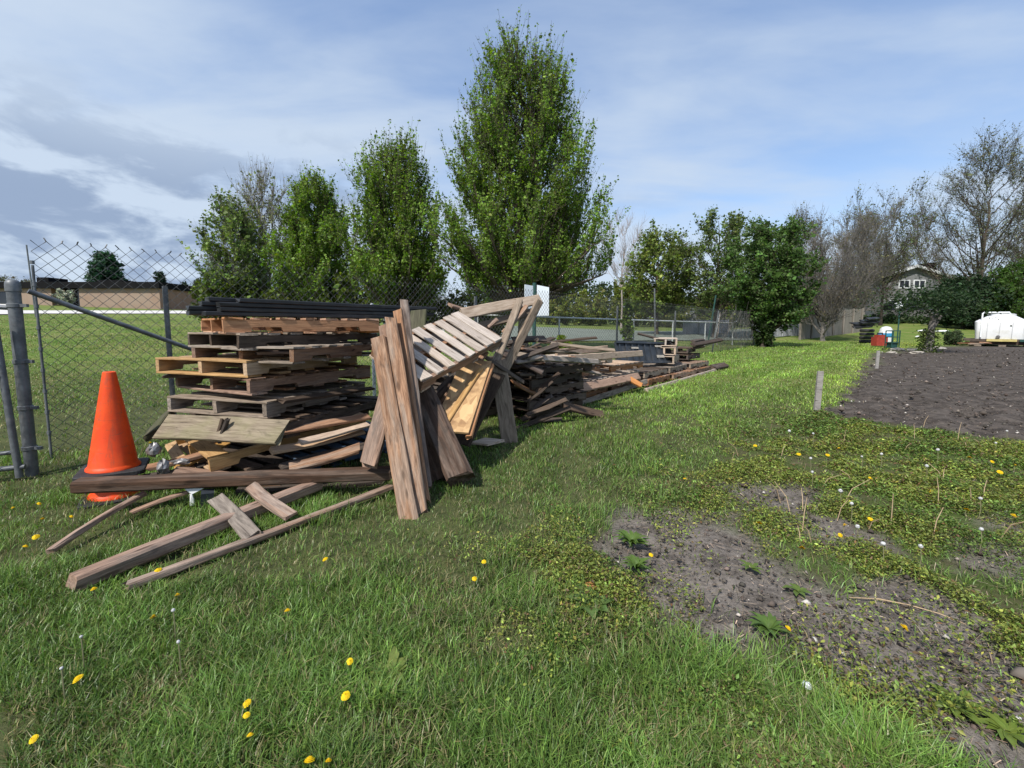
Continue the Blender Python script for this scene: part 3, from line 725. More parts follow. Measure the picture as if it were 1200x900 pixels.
for a, b_, w, t, mt, nn, lab in (
 ((620, 419, 5.0), (700, 424, 6.1), .07, .05, 'pale', (.5, -.8, .2), 'pale grey beam jutting from the middle stack over the gap'),
 ((640, 425, 5.6), (703, 438, 6.3), .08, .03, 'grey', (0, -.5, .9), 'grey slat hanging slanted below the pale jutting beam'),
 ((652, 413, 6.4), (711, 408, 8.0), .10, .045, 'tan', (.7, -.7, .1), 'tan plank on edge at the back of the far heap'),
 ((668, 420, 6.4), (752, 414, 8.3), .11, .045, 'tan', (.7, -.7, .1), 'longer tan plank on edge in front of the other tan plank'),
 ((660, 459, 6.0), (748, 441, 7.9), .13, .06, 'orange', (.7, -.6, .5), 'reddish brown plank lying along the front of the far heap'),
 ((738, 444, 7.6), (752, 452, 7.5), .1, .05, 'orange', (.3, -.8, .5), 'short orange block lying at the end of the reddish plank'),
 ((660, 475, 5.35), (706, 486, 5.6), .13, .04, 'dark', (0, -.6, .8), 'dark plank end sticking out of the stack onto the lawn'),
 ((600, 505, 4.95), (668, 478, 5.2), .06, .03, 'dark', (0, -.8, .5), 'thin dark strip along the foot of the middle stack'),
 ((672, 475, 6.35), (757, 447, 8.2), .09, .06, 'grey', (.7, -.7, .3), 'grey beam lying on the grass along the far heap'),
 ((757, 458, 7.9), (838, 434, 11.6), .1, .07, 'pale', (.7, -.7, .3), 'long pale beam edging the grass beside the far flat pallets'),
 ((812, 404, 11.0), (845, 398, 12.2), .14, .06, 'dark', (0, -.6, .8), 'dark board jutting past the white pallet stack'),
 ((748, 391, 10.5), (790, 402, 10.0), .05, .05, 'dark', (0, -.6, .8), 'dark pole slanting behind the slate panel'),
 ((835, 431, 11.6), (850, 428, 12.3), .2, .1, 'timber', (0, -.6, .8), 'blackened block at the far tip of the heap')):
    board('board', P(*a), P(*b_), w, t, nn, W[mt], lab, 'board', 'boards of the far heap', rag=.008)
for k, (dx, dz, an) in enumerate(((0, .02, 49), (.05, .20, 46), (-.08, .38, 53), (.06, .56, 48))):
    c = P(668, 470, 6.35)
    pallet((c.x+dx, 6.45+dx, dz), an, ('lowest pale brown', 'second pale', 'third pale', 'topmost whitish')[k]+' pallet of the stack right of the jutting beam', (W[('brown', 'tan', 'brown', 'tan')[k]], W[('tan', 'pale', 'plank', 'pale')[k]]), GC)
for k, (s, dz, an) in enumerate(((1.35, .02, 49), (1.4, .20, 52), (1.3, .38, 47))):
    c = P(668, 470, 6.35)
    pallet((c.x+s*.66, 6.45+s*.75, dz), an, ('lowest', 'middle', 'topmost')[k]+' pallet of the low stack in front of the slate panel', (W[('brown', 'tan', 'brown')[k]], W[('tan', 'pale', 'tan')[k]]), GC)
for k in range(3):
    c = P(760, 452, 8.3); s = k*1.32
    for l in range(2):
        pallet((c.x+s*.655-l*.06, 8.3+s*.755+l*.05, .02+.14*l), 49+random.uniform(-3, 3), '%s pallet of the %s flat pair along the lawn edge' % (('lower', 'upper')[l], ('nearest', 'middle', 'farthest')[k]), (W[('brown', 'grey')[l]], W[('dark', 'grey', 'plank')[k] if l else 'brown']), GC)
# slate plastic pallet on its side and white pallets
sp = empty('plastic_pallet', P(752, 424, 9.6), 'dark slate plastic pallet standing on edge in the far heap', 'pallet')
A, B = P(722, 424, 9.2), P(786, 424, 9.9); Lp = (B-A).length
Fm = Matrix.Translation(sp.location).inverted() @ frame((A+B)/2+Vector((0, 0, .2)), B-A, z=(.1, -1, .35))
m_ = MB().box(-Lp/2, Lp/2, -.24, .24, -.02, .02)
for k in range(9): m_.box(-Lp/2+Lp*(k+.5)/9-.02, -Lp/2+Lp*(k+.5)/9+.02, -.22, .22, .02, .045)
m_.box(-Lp/2, Lp/2, .2, .25, .045, .07); m_.box(-Lp/2, Lp/2, -.25, -.2, .045, .07)
m_.obj('panel', M['slate'], sp, m4=Fm)
MB().box(.3, .52, -.12, -.06, .046, .05).box(.3, .5, .13, .17, .046, .05).box(-.4, -.2, .08, .12, .046, .05).obj('pale_marking', M['pebble'], sp, m4=Fm)
for k in range(3):
    c = P(790, 425, 9.6)
    pallet((c.x+.04*k, 9.6+.03*k, .34+.20*k), 62+4*k, ('lowest', 'middle', 'topmost')[k]+' whitish block pallet beside the slate plastic pallet', (W[('pale', 'tan', 'pale')[k]], W['pale']), 'whitish pallets at the far end', L=.9, Wd=.5, top=5, bot=3, h=.14, vd=None)
for k in range(3):
    a = P(812, 408-4*k, 11.2); board('board', a, a+Vector((.55, .65, .02)), .12, .05, (0, -.3, 1), W['dark'], ('lowest', 'middle', 'topmost')[k]+' dark board of the small pile past the white pallets', 'board', 'boards of the far heap')
for k in range(2):
    c = P(806, 424, 10.8); pallet((c.x, 10.8, .34+.17*k), 50+7*k, ('lower', 'upper')[k]+' dark broken pallet beyond the whitish pallets', (W['dark'], W['dark']), 'dark pallets at the far end', L=1.0, Wd=.7, miss=(1,))
for k in range(6):
    px, py = random.uniform(600, 632), random.uniform(452, 500); Y = random.uniform(4.85, 5.25); a = P(px, py, Y); a.z = max(a.z, .03)
    an = random.uniform(-.6, 1.3); L = random.uniform(.25, .6); b_ = a+Vector((math.cos(an)*L, math.sin(an)*L*.6, random.uniform(-.1, .25))); b_.z = max(b_.z, .03)
    board('broken_board', a, b_, random.uniform(.03, .08), .02, (random.uniform(-.4, .4), -.6, .8), W[random.choice(['dark', 'dark', 'timber'])], 'dark splintered board at the front of the middle stack', 'board', 'splintered boards before the middle stack', rag=.012)  # dark wood tones stand in for the shade over the middle stack
# ---- boards on the grass in front
def onz(px, py, z):
    d = ray(px, py); t = (z-CAMH)/d[2]; return Vector((d[0]*t, d[1]*t, z))
FR = [
 (onz(84, 684, .045), onz(372, 568, .09), .085, .075, 'brown', (0, 0, 1), 'long dark timber lying on the grass from the stack toward the left', 'timber'),
 (onz(149, 687, .03), onz(458, 570, .05), .05, .032, 'plank', (0, 0, 1), 'long thin pale strip lying on the grass in front of the timber', 'board'),
 (onz(60, 645, .03), onz(170, 578, .10), .035, .03, 'brown', (0, 0, 1), 'thin brown stick on the grass below the cone', 'stick'),
 (onz(155, 600, .04), onz(222, 576, .10), .04, .02, 'brown', (0, 0, 1), 'short splintered stick poking out from under the beam', 'stick'),
 (onz(252, 583, .15), onz(295, 628, .05), .085, .02, 'grey', (-.2, -.3, 1), 'short grey slat resting across the long timber', 'board'),
 (onz(294, 570, .18), onz(340, 604, .08), .075, .03, 'plank', (.1, -.3, 1), 'short reddish slat sticking out from under the beam', 'board'),
 (P(93, 569, 2.62), P(458, 554, 3.0), .10, .078, 'timber', (0, -.1, 1), 'long dark squared beam lying across the front of the stack', 'timber'),
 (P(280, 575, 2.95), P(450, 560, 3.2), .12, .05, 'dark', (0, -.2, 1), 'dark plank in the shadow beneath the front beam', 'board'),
 (P(205, 552, 2.9), P(330, 565, 3.05), .1, .04, 'brown', (0, -.2, 1), 'brown plank in the shadow under the yellowish pallet', 'board'),
 (P(340, 548, 2.95), P(420, 525, 3.1), .09, .03, 'plank', (0, -.5, 1), 'loose brown slat on the ground behind the front beam', 'board'),
 (P(175, 548, 2.95), P(245, 530, 3.1), .06, .03, 'brown', (0, -.3, 1), 'brown scrap slat beside the tarnished metal pieces', 'board'),
 (P(165, 560, 2.95), P(240, 545, 3.1), .06, .03, 'dark', (0, -.3, 1), 'dark scrap slat next to the black cone base', 'board'),
]
for a, b_, w, t, mt, nn, lab, cat in FR: board(cat if cat != 'timber' else 'timber', a, b_, w, t, nn, W[mt], lab, cat, None, rag=.009, bow=.012)
# shingle scrap
sc = G(570, 524); o = MB().add([(-.16, -.05, 0), (.02, -.12, .0), (.18, .03, 0), (-.02, .12, 0), (-.16, -.05, .02), (.02, -.12, .02), (.18, .03, .025), (-.02, .12, .02)], [(0, 3, 2, 1), (4, 5, 6, 7), (0, 1, 5, 4), (1, 2, 6, 5), (2, 3, 7, 6), (3, 0, 4, 7)]).obj('shingle', W['pale']); o.location = sc+Vector((0, 0, .045)); tag(o, 'small grey diamond shaped shingle scrap on the grass', 'shingle')
# metal scraps by the cone
def junk(name, loc, r, mat, label, cat, seed, flat=1.0, n=12, stretch=(1, 1, 1)):
    random.seed(seed); V = []; k = 7
    m_ = MB(); prof = []
    for i in range(k):
        t = math.pi*i/(k-1); prof.append((max(.02, math.sin(t))*r, -math.cos(t)*r*flat))
    m_.lathe(prof, n)
    m_.v = [(x*stretch[0]*(1+random.uniform(-.28, .28)), y*stretch[1]*(1+random.uniform(-.28, .28)), z*stretch[2]*(1+random.uniform(-.3, .3))) for x, y, z in m_.v]
    o = m_.obj(name, mat); o.location = loc; return tag(o, label, cat)
junk('crumpled_can', P(181, 527, 2.95), .045, M['metal'], 'crumpled silver can lying among scraps right of the cone', 'can', 3)
o = junk('glass_jar', P(191, 548, 2.85), .035, M['metal'], 'tarnished metal cup standing beside the cone base', 'cup', 4, 1.6)
o = junk('metal_scrap', P(212, 541, 2.95), .03, M['metal'], 'small silver pipe piece below the blond slats', 'pipe', 5, .7, stretch=(2.2, 1, 1))
# paper and joist hanger under the beam
pp = onz(226, 582, .08); m_ = MB().add([(-.06, 0, .07), (.05, 0, .075), (.06, .02, .05), (.0, .0, .02), (.01, .01, -.06), (-.02, .0, -.06), (-.02, .01, .02), (-.05, .03, .05)], [(0, 1, 2, 3), (3, 4, 5, 6), (0, 3, 6, 7)])
o = m_.obj('torn_bracket', M['whitep']); o.location = pp; sd = o.modifiers.new('t', 'SOLIDIFY'); sd.thickness = .006; tag(o, 'torn white plastic bracket dangling under the front beam', 'bracket')
o = MB().box(-.035, .035, -.03, .03, -.045, .045).obj('mesh_basket', M['slate']); o.location = onz(243, 583, .07); o.rotation_euler = (.2, .1, .6)
for k in range(5): pass
tag(o, 'small grey mesh basket under the front beam', 'basket')

# ------------------------------------------------------------------ cones
def cone(loc, label, rz):
    e = empty('traffic_cone', loc, label, 'traffic cone', 'stacked orange cones'); e.rotation_euler = (0, R(1.5), rz)
    H = .715
    MB().lathe([(.150, .026), (.149, .040), (.138, .052), (.134, .06), (.134-.098*.5, .06+(H-.06)*.5), (.036, H-.004), (.031, H), (.024, H-.002), (.022, H-.05), (.11, .05), (.12, .03)], 40).obj('body', M['cone'], e, True)
    s, h_ = .185, .03; m_ = MB(); pts = []
    for cx_, cy_, a0 in ((s-.04, s-.04, 0), (-s+.04, s-.04, 90), (-s+.04, -s+.04, 180), (s-.04, -s+.04, 270)):
        for q in range(5): a = R(a0+q*22.5); pts.append((cx_+.04*math.cos(a), cy_+.04*math.sin(a)))
    n = len(pts); v = [(x, y, 0) for x, y in pts]+[(x, y, h_-.006) for x, y in pts]+[(x*.97, y*.97, h_) for x, y in pts]
    m_.add(v, [tuple(range(n-1, -1, -1)), tuple(range(2*n, 3*n))]+[(r*n+i, r*n+(i+1) % n, (r+1)*n+(i+1) % n, (r+1)*n+i) for r in range(2) for i in range(n)])
    m_.obj('base', M['rubber'], e)
    return e
cb = P(134, 556, 2.98)
cone((cb.x, cb.y, .165), 'upper orange traffic cone on a black base left of the pallets', R(35))
cone((cb.x+.01, cb.y-.01, -.028), 'lower orange traffic cone carrying the other, showing only its red rim', R(40))

# ------------------------------------------------------------------ chain-link fences
def batch_tube(Pn, Rn, sides):
    n, k, _ = Pn.shape
    t = np.gradient(Pn, axis=1); t /= np.linalg.norm(t, axis=2)[..., None]+1e-12
    ref = np.where(np.abs(t[..., 2:3]) > .9, np.array([1., 0, 0]), np.array([0, 0, 1.]))
    a = np.cross(t, ref); a /= np.linalg.norm(a, axis=2)[..., None]+1e-12; b = np.cross(t, a)
    q = 2*np.pi*np.arange(sides)/sides
    V = Pn[:, :, None, :]+(a[:, :, None, :]*np.cos(q)[None, None, :, None]+b[:, :, None, :]*np.sin(q)[None, None, :, None])*Rn[:, :, None, None]
    base = (np.arange(n)*k*sides)[:, None, None]
    i = np.arange(k-1)[None, :, None]*sides; j = np.arange(sides)[None, None, :]; j2 = (j+1) % sides
    f = np.stack([base+i+j, base+i+j2, base+i+sides+j2, base+i+sides+j], -1).reshape(-1, 4)
    return V.reshape(-1, 3), f
def wiremesh(name, A, u, s0, s1, height, mat, parent, W_=.096, H_=.096, r=.0034, sag=0, barbs=True, zb=.03):
    A = np.asarray(A, float); u = np.asarray(u, float)
    n = int((s1-s0)/(W_/2)); k = int(height/(H_/2))+1
    kk = np.arange(k)
    s = s0+np.arange(n)*W_/2
    alt = (kk[None, :]+np.arange(n)[:, None]) % 2
    ss = s[:, None]+alt*W_/2
    wob = (fbm(ss*.9, kk[None, :]*.05+0*ss, 21, 3)-.5)*.03
    x = A[0]+u[0]*ss; y = A[1]+u[1]*ss
    nrm = np.array([-u[1], u[0]]); bow = (fbm(ss*.5, kk[None, :]*.06, 9, 2)-.5)*.12*sag
    x = x+nrm[0]*(bow+.003*(alt*2-1)); y = y+nrm[1]*(bow+.003*(alt*2-1))
    z = gh(x, y)+zb+kk[None, :]*(H_/2)+wob*kk[None, :]/k
    Pn = np.stack([x, y, z], -1)
    V, f = batch_tube(Pn, np.full((n, k), r), 3)
    Vs, Fs = [V], [f]; off = len(V)
    if barbs:
        last = Pn[:, -1]; sel = alt[:, -1] == 1
        L = last[sel]; m = len(L)
        dirs = np.stack([rng.normal(0, .012, m), rng.normal(0, .012, m), np.full(m, .028)], -1)
        V2, f2 = batch_tube(np.stack([L, L+dirs*.6, L+dirs+rng.normal(0, .004, (m, 3))], 1), np.full((m, 3), r*1.7), 3)
        Vs.append(V2); Fs.append(f2+off)
    return place(name, npmesh(name, np.concatenate(Vs), Fs), parent, mat)
def s_at(px):
    k = (px-CX)/F/FW[1]
    return (FA[0]-k*FA[1])/(k*FU[1]-FU[0])
fe = empty('chain_link_fence', (0, 0, 0), 'tall grey chain-link fence running behind the whole wood heap', 'fence')
S1 = s_at(884)
wiremesh('wire_mesh', FA, FU, 0.0, S1, 1.95, M['wire'], fe, sag=.6)
def post(px_or_s, h, r, mat, parent, lean=(0, 0), is_s=False, capm=None, name='post', off=.05):
    s = px_or_s if is_s else s_at(px_or_s)
    x, y = FA+FU*s+FN*off; z = float(gh(x, y))
    m_ = MB().tube([(x, y, z-.1), (x+lean[0]*h, y+lean[1]*h, z+h)], r, 10)
    if capm: m_.lathe([(r*1.18, -.02), (r*1.18, .01), (r*.8, .035), (r*.2, .045)], 12, (x+lean[0]*h, y+lean[1]*h, z+h))
    return m_.obj(name, mat, parent, True)
post(0.0, 1.73, .010, M['fence'], fe, is_s=True, off=0)
post(201, 1.62, .024, M['fence'], fe); post(440, 1.5, .026, M['galv'], fe, capm=1)
for px in (560, 724, 791): post(px, 1.75, .03, M['fence'], fe)
post(835, 1.9, .03, M['fence'], fe, lean=(.12, 0)); post(883, 1.85, .035, M['fence'], fe)
# brace rail
a = P(33, 341, 3.55); s = s_at(330); xb, yb_ = FA+FU*s-FN*.04
b_ = Vector((xb, yb_, .5)); MB().tube([a, b_], .021, 10).obj('brace_rail', M['fence'], fe, True)
# tension bar
x, y = FA
for k in range(9): MB().tube([(x, y, .22+.19*k), (x, y, .25+.19*k)], .015, 8).obj('tension_band', M['fence'], fe)
gp = G(38, 556); e = empty('gate_post', gp, 'thick grey steel gate post with domed cap at the left', 'post')
top = P(15, 331, gp.y); hgt = 1.52
MB().tube([(0, 0, -.15), (0, 0, hgt)], .040, 20).lathe([(.045, -.05), (.045, .0), (.042, .02), (.031, .036), (.010, .044)], 20, (0, 0, hgt)).obj('pole', M['fence'], e, True)
for z in (.22, .55, .92, 1.36): MB().lathe([(.040, -.018), (.046, -.014), (.046, .014), (.040, .018)], 20, (0, 0, z)).box(.045, .10, -.01, .01, z-.012, z+.012).obj('clamp_band', M['fence'], e, True)
MB().tube([(0, 0, 1.34), (-.4, -.25, 1.37)], .018, 8).obj('latch_bar', M['fence'], e, True)
ge = empty('gate', G(10, 565), 'grey steel gate frame with wire mesh at the left edge', 'gate')
gl = ge.location
MB().tube([(0.03, .05, .02), (-.04, .05, 1.25)], .023, 10).obj('upright', M['fence'], ge, True)
MB().tube([(.06, .07, .10), (-1.0, -.5, .10)], .02, 10).tube([(.02, .06, .22), (-1.0, -.45, .22)], .016, 10).obj('bottom_rail', M['fence'], ge, True)
gu = np.array([-.87, -.49]); w_o = wiremesh('wire_mesh', (gl.x, gl.y), gu, .05, 1.0, 1.2, M['wire'], None, barbs=False); w_o.parent = ge; w_o.matrix_parent_inverse = Matrix.Translation(-gl)

# far low fence with a galvanised top rail
lf = empty('low_fence', (0, 0, 0), 'low chain-link fence with a bright top rail round the court', 'fence')
q0, q1, q2 = G(560, 405), G(742, 408), G(858, 404)
def rail_h(px, ytop, p): return P(px, ytop, p.y).z-p.z
hh = 1.35
for (a, b_) in ((q0, q1), (q1, q2)):
    u_ = np.array([b_.x-a.x, b_.y-a.y]); L = np.linalg.norm(u_); u_ /= L
    wiremesh('wire_mesh', (a.x, a.y), u_, 0, L, hh-.04, M['wire'], lf, barbs=False, r=.0016, W_=.12, H_=.12)
    MB().tube([(a.x, a.y, a.z+hh), (b_.x, b_.y, b_.z+hh)], .036, 8).obj('top_rail', M['galv'], lf, True)
    k = int(L/3.0)
    for i in range(k+1):
        p = a.lerp(b_, i/k); p.z = float(gh(p.x, p.y)); MB().tube([p, (p.x, p.y, p.z+hh+.05)], .038, 8).obj('post', M['galv'], lf, True)
# tall pole and leaning pipes near the corner
def pole(px, yb, yt, r, mat, label, dx=0, name='pole', cat='pole'):
    p = G(px, yb); t = P(px+dx, yt, p.y); o = MB().tube([p-Vector((0, 0, .1)), t], r, 8).obj(name, mat, None, True); return tag(o, label, cat)
pole(768, 408, 338, .04, M['fence'], 'tall thin grey pole rising behind the slate pallet', -1)
pole(42, 372, 287, .04, M['fence'], 'far thin pole seen through the fence mesh right of the gate post', -11)
pole(829, 404, 346, .045, M['greenpost'], 'dark green pipe leaning against the fence corner', 10)
pole(836, 403, 366, .03, M['galv'], 'pale leaning pipe right of the dark green pipe', 8)
pole(840, 404, 366, .03, M['barkpale'], 'thin leaning stick right of the pale pipe', 4)
# sign on a green post
sp_ = P(626, 400, 10.0); sp_.z = float(gh(sp_.x, sp_.y))
e = empty('sign', sp_, 'two white sign panels seen from behind on a green post', 'sign')
zt = P(622, 334, 10.0).z-sp_.z
MB().tube([(0, 0, -.1), (0, 0, zt+.05)], .045, 10).obj('post', M['greenpost'], e, True)
z0 = P(622, 370, 10.0).z-sp_.z
for x0, x1, tl, rot in ((.06, .34, .06, -.2), (-.26, -.04, 0.02, .5)):
    m_ = MB().prism([(x0, z0), (x1, z0), (x1, zt-tl), (x0, zt)], -.012, .012, Matrix.Rotation(rot, 4, 'Z'))
    m_.obj('panel', M['signback'], e)

# ------------------------------------------------------------------ trees
def tree(name, label, px, Y, ytop, wpx, ybot, mat, leafcol, n1=46, n2=7, n3=6, nl=10, leaf=.10, up=1.4, prof='oval', twig=.7, trunk_r=.16, group=None, sparse_top=0, cat='tree', zfork=None, bare=False, twig_r=.006, seed=0, tup=.45, xoff=0, jit=.06, lj=.3, leafmat_=None, loc=None, H=None, wid=None, zb=None):
    r_ = np.random.default_rng(abs(seed+int(px)*7+int(Y)))
    base = loc if loc is not None else X(px, Y)
    H = H if H is not None else P(px, ytop, Y).z-base.z
    zb = zb if zb is not None else max(.1, P(px, ybot, Y).z-base.z)
    Rm = wid if wid is not None else .5*wpx/F*Y
    def rad(zr):
        if prof == 'oval': return np.sqrt(np.clip(1-((zr-.30)/.72)**2, 0.02, 1))*(1.02-.34*zr)
        if prof == 'cone': return np.clip(1.02-zr, .03, 1)*(.75+.25*np.minimum(zr*8, 1))
        if prof == 'round': return np.sqrt(np.clip(1-((zr-.5)/.54)**2, .02, 1))
        if prof == 'vase': return .25+.75*np.sqrt(np.clip(1-((zr-.68)/.72)**2, .02, 1))*np.minimum(1, zr*1.3+.15)
        if prof == 'flat': return np.sqrt(np.clip(1-((zr-.35)/.66)**2, .02, 1))
    lob = r_.uniform(.8, 1.14, 24)
    slm_ = (Rm*.36+.04*H*.5)*.35; tw_ = twig
    zr = np.clip((np.arange(n1)+r_.uniform(0, 1, n1))/n1, 0, 1); az = np.arange(n1)*2.39996+r_.normal(0, .3, n1)
    fr = r_.uniform(.45, 1, n1)**.7
    rr = rad(zr)*max(.55*Rm, Rm-slm_*.7-tw_*.1)*fr*lob[((az % (2*np.pi))/(2*np.pi)*23.99).astype(int)]
    tw = twig
    slm = Rm*.36+.04*H*.5
    tgt = np.stack([np.cos(az)*rr, np.sin(az)*rr, zb+(H-zb-tw*(.75 if prof != 'cone' else .3)-slm*.42)*zr], -1)
    zf = zfork if zfork is not None else zb*.75
    zs = np.clip(tgt[:, 2]-rr*up-.1*H*r_.uniform(0, 1, n1), zf*r_.uniform(.85, 1.15, n1), H*.85)
    zs = np.minimum(zs, np.maximum(tgt[:, 2]-.05, zf*.6))
    wob = lambda z: np.stack([np.sin(z*.9+seed)*.02*H*z/H, np.cos(z*.7+seed)*.02*H*z/H, z], -1)
    st = wob(zs)
    mid = np.stack([tgt[:, 0]*.62, tgt[:, 1]*.62, st[:, 2]+(tgt[:, 2]-st[:, 2])*.36], -1)+r_.normal(0, jit*Rm*.6, (n1, 3))
    t = np.linspace(0, 1, 7)[None, :, None]
    LP = (1-t)**2*st[:, None]+2*t*(1-t)*mid[:, None]+t*t*tgt[:, None]
    LP[:, 1:-1] += r_.normal(0, jit*.22*Rm*.5, (n1, 5, 3))
    LR = np.linspace(1, .22, 7)[None]*(trunk_r*.42*(.35+.65*(1-zr))[:, None])
    # sub-branches
    ti = r_.uniform(.22, 1, (n1, n2)); fi = ti*6; i0 = np.clip(fi.astype(int), 0, 5); ff = (fi-i0)[..., None]
    ar = np.arange(n1)[:, None]
    sp0 = LP[ar, i0]*(1-ff)+LP[ar, i0+1]*ff
    ldir = LP[ar, i0+1]-LP[ar, i0]; ldir /= np.linalg.norm(ldir, axis=2)[..., None]+1e-9
    dr = r_.normal(size=(n1, n2, 3)); dr /= np.linalg.norm(dr, axis=2)[..., None]
    outw = sp0*np.array([1, 1, 0]); outw /= np.linalg.norm(outw, axis=2)[..., None]+1e-6
    sd = ldir*.7+dr*.75+outw*.25+np.array([0, 0, .22*up])
    sd /= np.linalg.norm(sd, axis=2)[..., None]
    sl = (Rm*.36+.04*H*.5)*r_.uniform(.35, 1, (n1, n2))*(1.15-.5*ti)
    m2 = n1*n2; sp0 = sp0.reshape(m2, 3); sd = sd.reshape(m2, 3); sl = sl.reshape(m2, 1)
    t4 = np.linspace(0, 1, 4)[None, :, None]
    upb = np.array([0, 0, .16*up])
    SP = sp0[:, None]+sd[:, None]*sl[:, None]*t4+upb*sl[:, None]*t4**2
    SP[:, 1:] += r_.normal(0, .02*Rm, (m2, 3, 3))*.6
    SR = np.linspace(1, .35, 4)[None]*np.full((m2, 1), max(twig_r*2.2, trunk_r*.07))
    # twigs
    ti = r_.uniform(.2, 1, (m2, n3)); fi = ti*3; i0 = np.clip(fi.astype(int), 0, 2); ff = (fi-i0)[..., None]; ar = np.arange(m2)[:, None]
    tp = (SP[ar, i0]*(1-ff)+SP[ar, i0+1]*ff).reshape(-1, 3)
    m3 = len(tp); dr = r_.normal(size=(m3, 3)); dr /= np.linalg.norm(dr, axis=1)[:, None]
    td = np.repeat(sd, n3, 0)*.55+dr*.7+np.array([0, 0, tup*up]); td /= np.linalg.norm(td, axis=1)[:, None]
    tl = twig*r_.uniform(.4, 1, (m3, 1)); t3 = np.linspace(0, 1, 3)[None, :, None]
    TP = tp[:, None]+td[:, None]*tl[:, None]*t3+np.array([0, 0, .12*up])*tl[:, None]*t3**2
    TR_ = np.linspace(1, .5, 3)[None]*np.full((m3, 1), twig_r)
    # trunk
    tz = np.linspace(-.15, H*(.62 if bare else .86), 14); tpts = wob(tz); tr = trunk_r*(1-.9*np.clip(tz/(H*.86), 0, 1)**.8); tr[0] *= 1.5; tr[1] *= 1.12
    Vs, Fs, o_ = [], [], 0
    for (pp_, rr_, s_) in ((tpts[None], tr[None], 10), (LP, LR, 6), (SP, SR, 4), (TP, TR_, 3)):
        V, f = batch_tube(pp_, rr_, s_); Vs.append(V); Fs.append(f+o_); o_ += len(V)
    e = empty(name, base, label, cat, group)
    if bare:   # bare twigs read as the crown
        split = 3
        V = np.concatenate(Vs[:2]); place('trunk', npmesh('trunk', V, Fs[:2]), e, mat)
        o2 = sum(len(v) for v in Vs[:2]); V = np.concatenate(Vs[2:]); cr_f = [f-o2 for f in Fs[2:]]
        place('twigs', npmesh('twigs', V, cr_f), e, mat)
    else:
        place('trunk', npmesh('trunk', np.concatenate(Vs), Fs), e, mat)
    if nl > 0:
        lt = r_.uniform(.05, 1.0, (m3, nl)); base_p = TP[:, 0][:, None]+(TP[:, 2]-TP[:, 0])[:, None]*lt[..., None]
        c = (base_p+r_.normal(0, leaf*.55, (m3, nl, 3))).reshape(-1, 3)
        zrel = (c[:, 2]-zb)/(H-zb)
        dn = np.repeat(np.repeat(r_.uniform(.35, 1.25, m2), n3)*r_.uniform(.5, 1.2, m3), nl); kp0 = r_.uniform(size=len(c)) < dn; tw_id = np.repeat(np.arange(m3), nl)[kp0]; c = c[kp0]; zrel = zrel[kp0]
        if sparse_top:
            keep = r_.uniform(size=len(c)) > sparse_top*sm(zrel, .35, 1.0); c = c[keep]; zrel = zrel[keep]; tw_id = tw_id[keep]
        n = len(c)
        col = np.asarray(leafcol)[None]*np.exp(r_.normal(0, lj, n))[:, None]
        clump = np.exp(np.repeat(r_.normal(0, .2, m2), n3)+r_.normal(0, .16, m3)); col *= clump[tw_id][:, None]
        col *= np.exp(r_.normal(0, .08, (n, 3)))
        size = leaf*np.exp(r_.normal(-.03, .4, n))
        place('crown', leaves_mesh('crown', c, size, col, None, .75, .1), e, leafmat_ or M['leaf'])
    return e
G1, G2, G3, G4 = (.140, .222, .036), (.12, .185, .036), (.045, .09, .02), (.10, .115, .035)
MT = 'maples in a row behind the fence'
tree('maple_tree', 'tallest maple with the broad upright crown behind the fence', 612, 16, 30, 220, 340, M['bark'], G1, n1=110, n2=9, n3=7, nl=36, leaf=.064, up=1.1, tup=1.3, twig=1.15, trunk_r=.2, zfork=1.75, seed=1, sparse_top=0.6)
tree('maple_tree', 'slim pointed maple next left of the tallest maple', 467, 19, 150, 150, 346, M['bark'], G1, n1=90, n2=8, n3=6, nl=32, leaf=.075, up=1.35, tup=1.2, twig=1.05, trunk_r=.15, zfork=1.3, seed=2, sparse_top=0.6)
tree('maple_tree', 'small round topped maple second left of the tallest maple', 377, 22, 196, 122, 350, M['bark'], G1, n1=70, n2=8, n3=6, nl=32, leaf=.085, up=1.35, tup=1.2, twig=1.0, trunk_r=.13, zfork=1.2, seed=3, sparse_top=0.5)
tree('maple_tree', 'brownish thin topped maple at the left end of the row', 316, 27, 186, 130, 352, M['barkgrey'], (.17, .19, .075), n1=56, n2=7, n3=7, nl=8, leaf=.10, up=1.7, tup=.7, twig=1.0, trunk_r=.15, zfork=1.0, seed=4, sparse_top=.9, twig_r=.008)
tree('maple_tree', 'olive bushy maple leaning out at the left end of the row', 282, 25, 220, 104, 354, M['barkgrey'], (.14, .20, .05), n1=50, n2=7, n3=6, nl=15, leaf=.115, up=1.6, twig=.8, trunk_r=.13, zfork=.8, seed=5, sparse_top=.5)
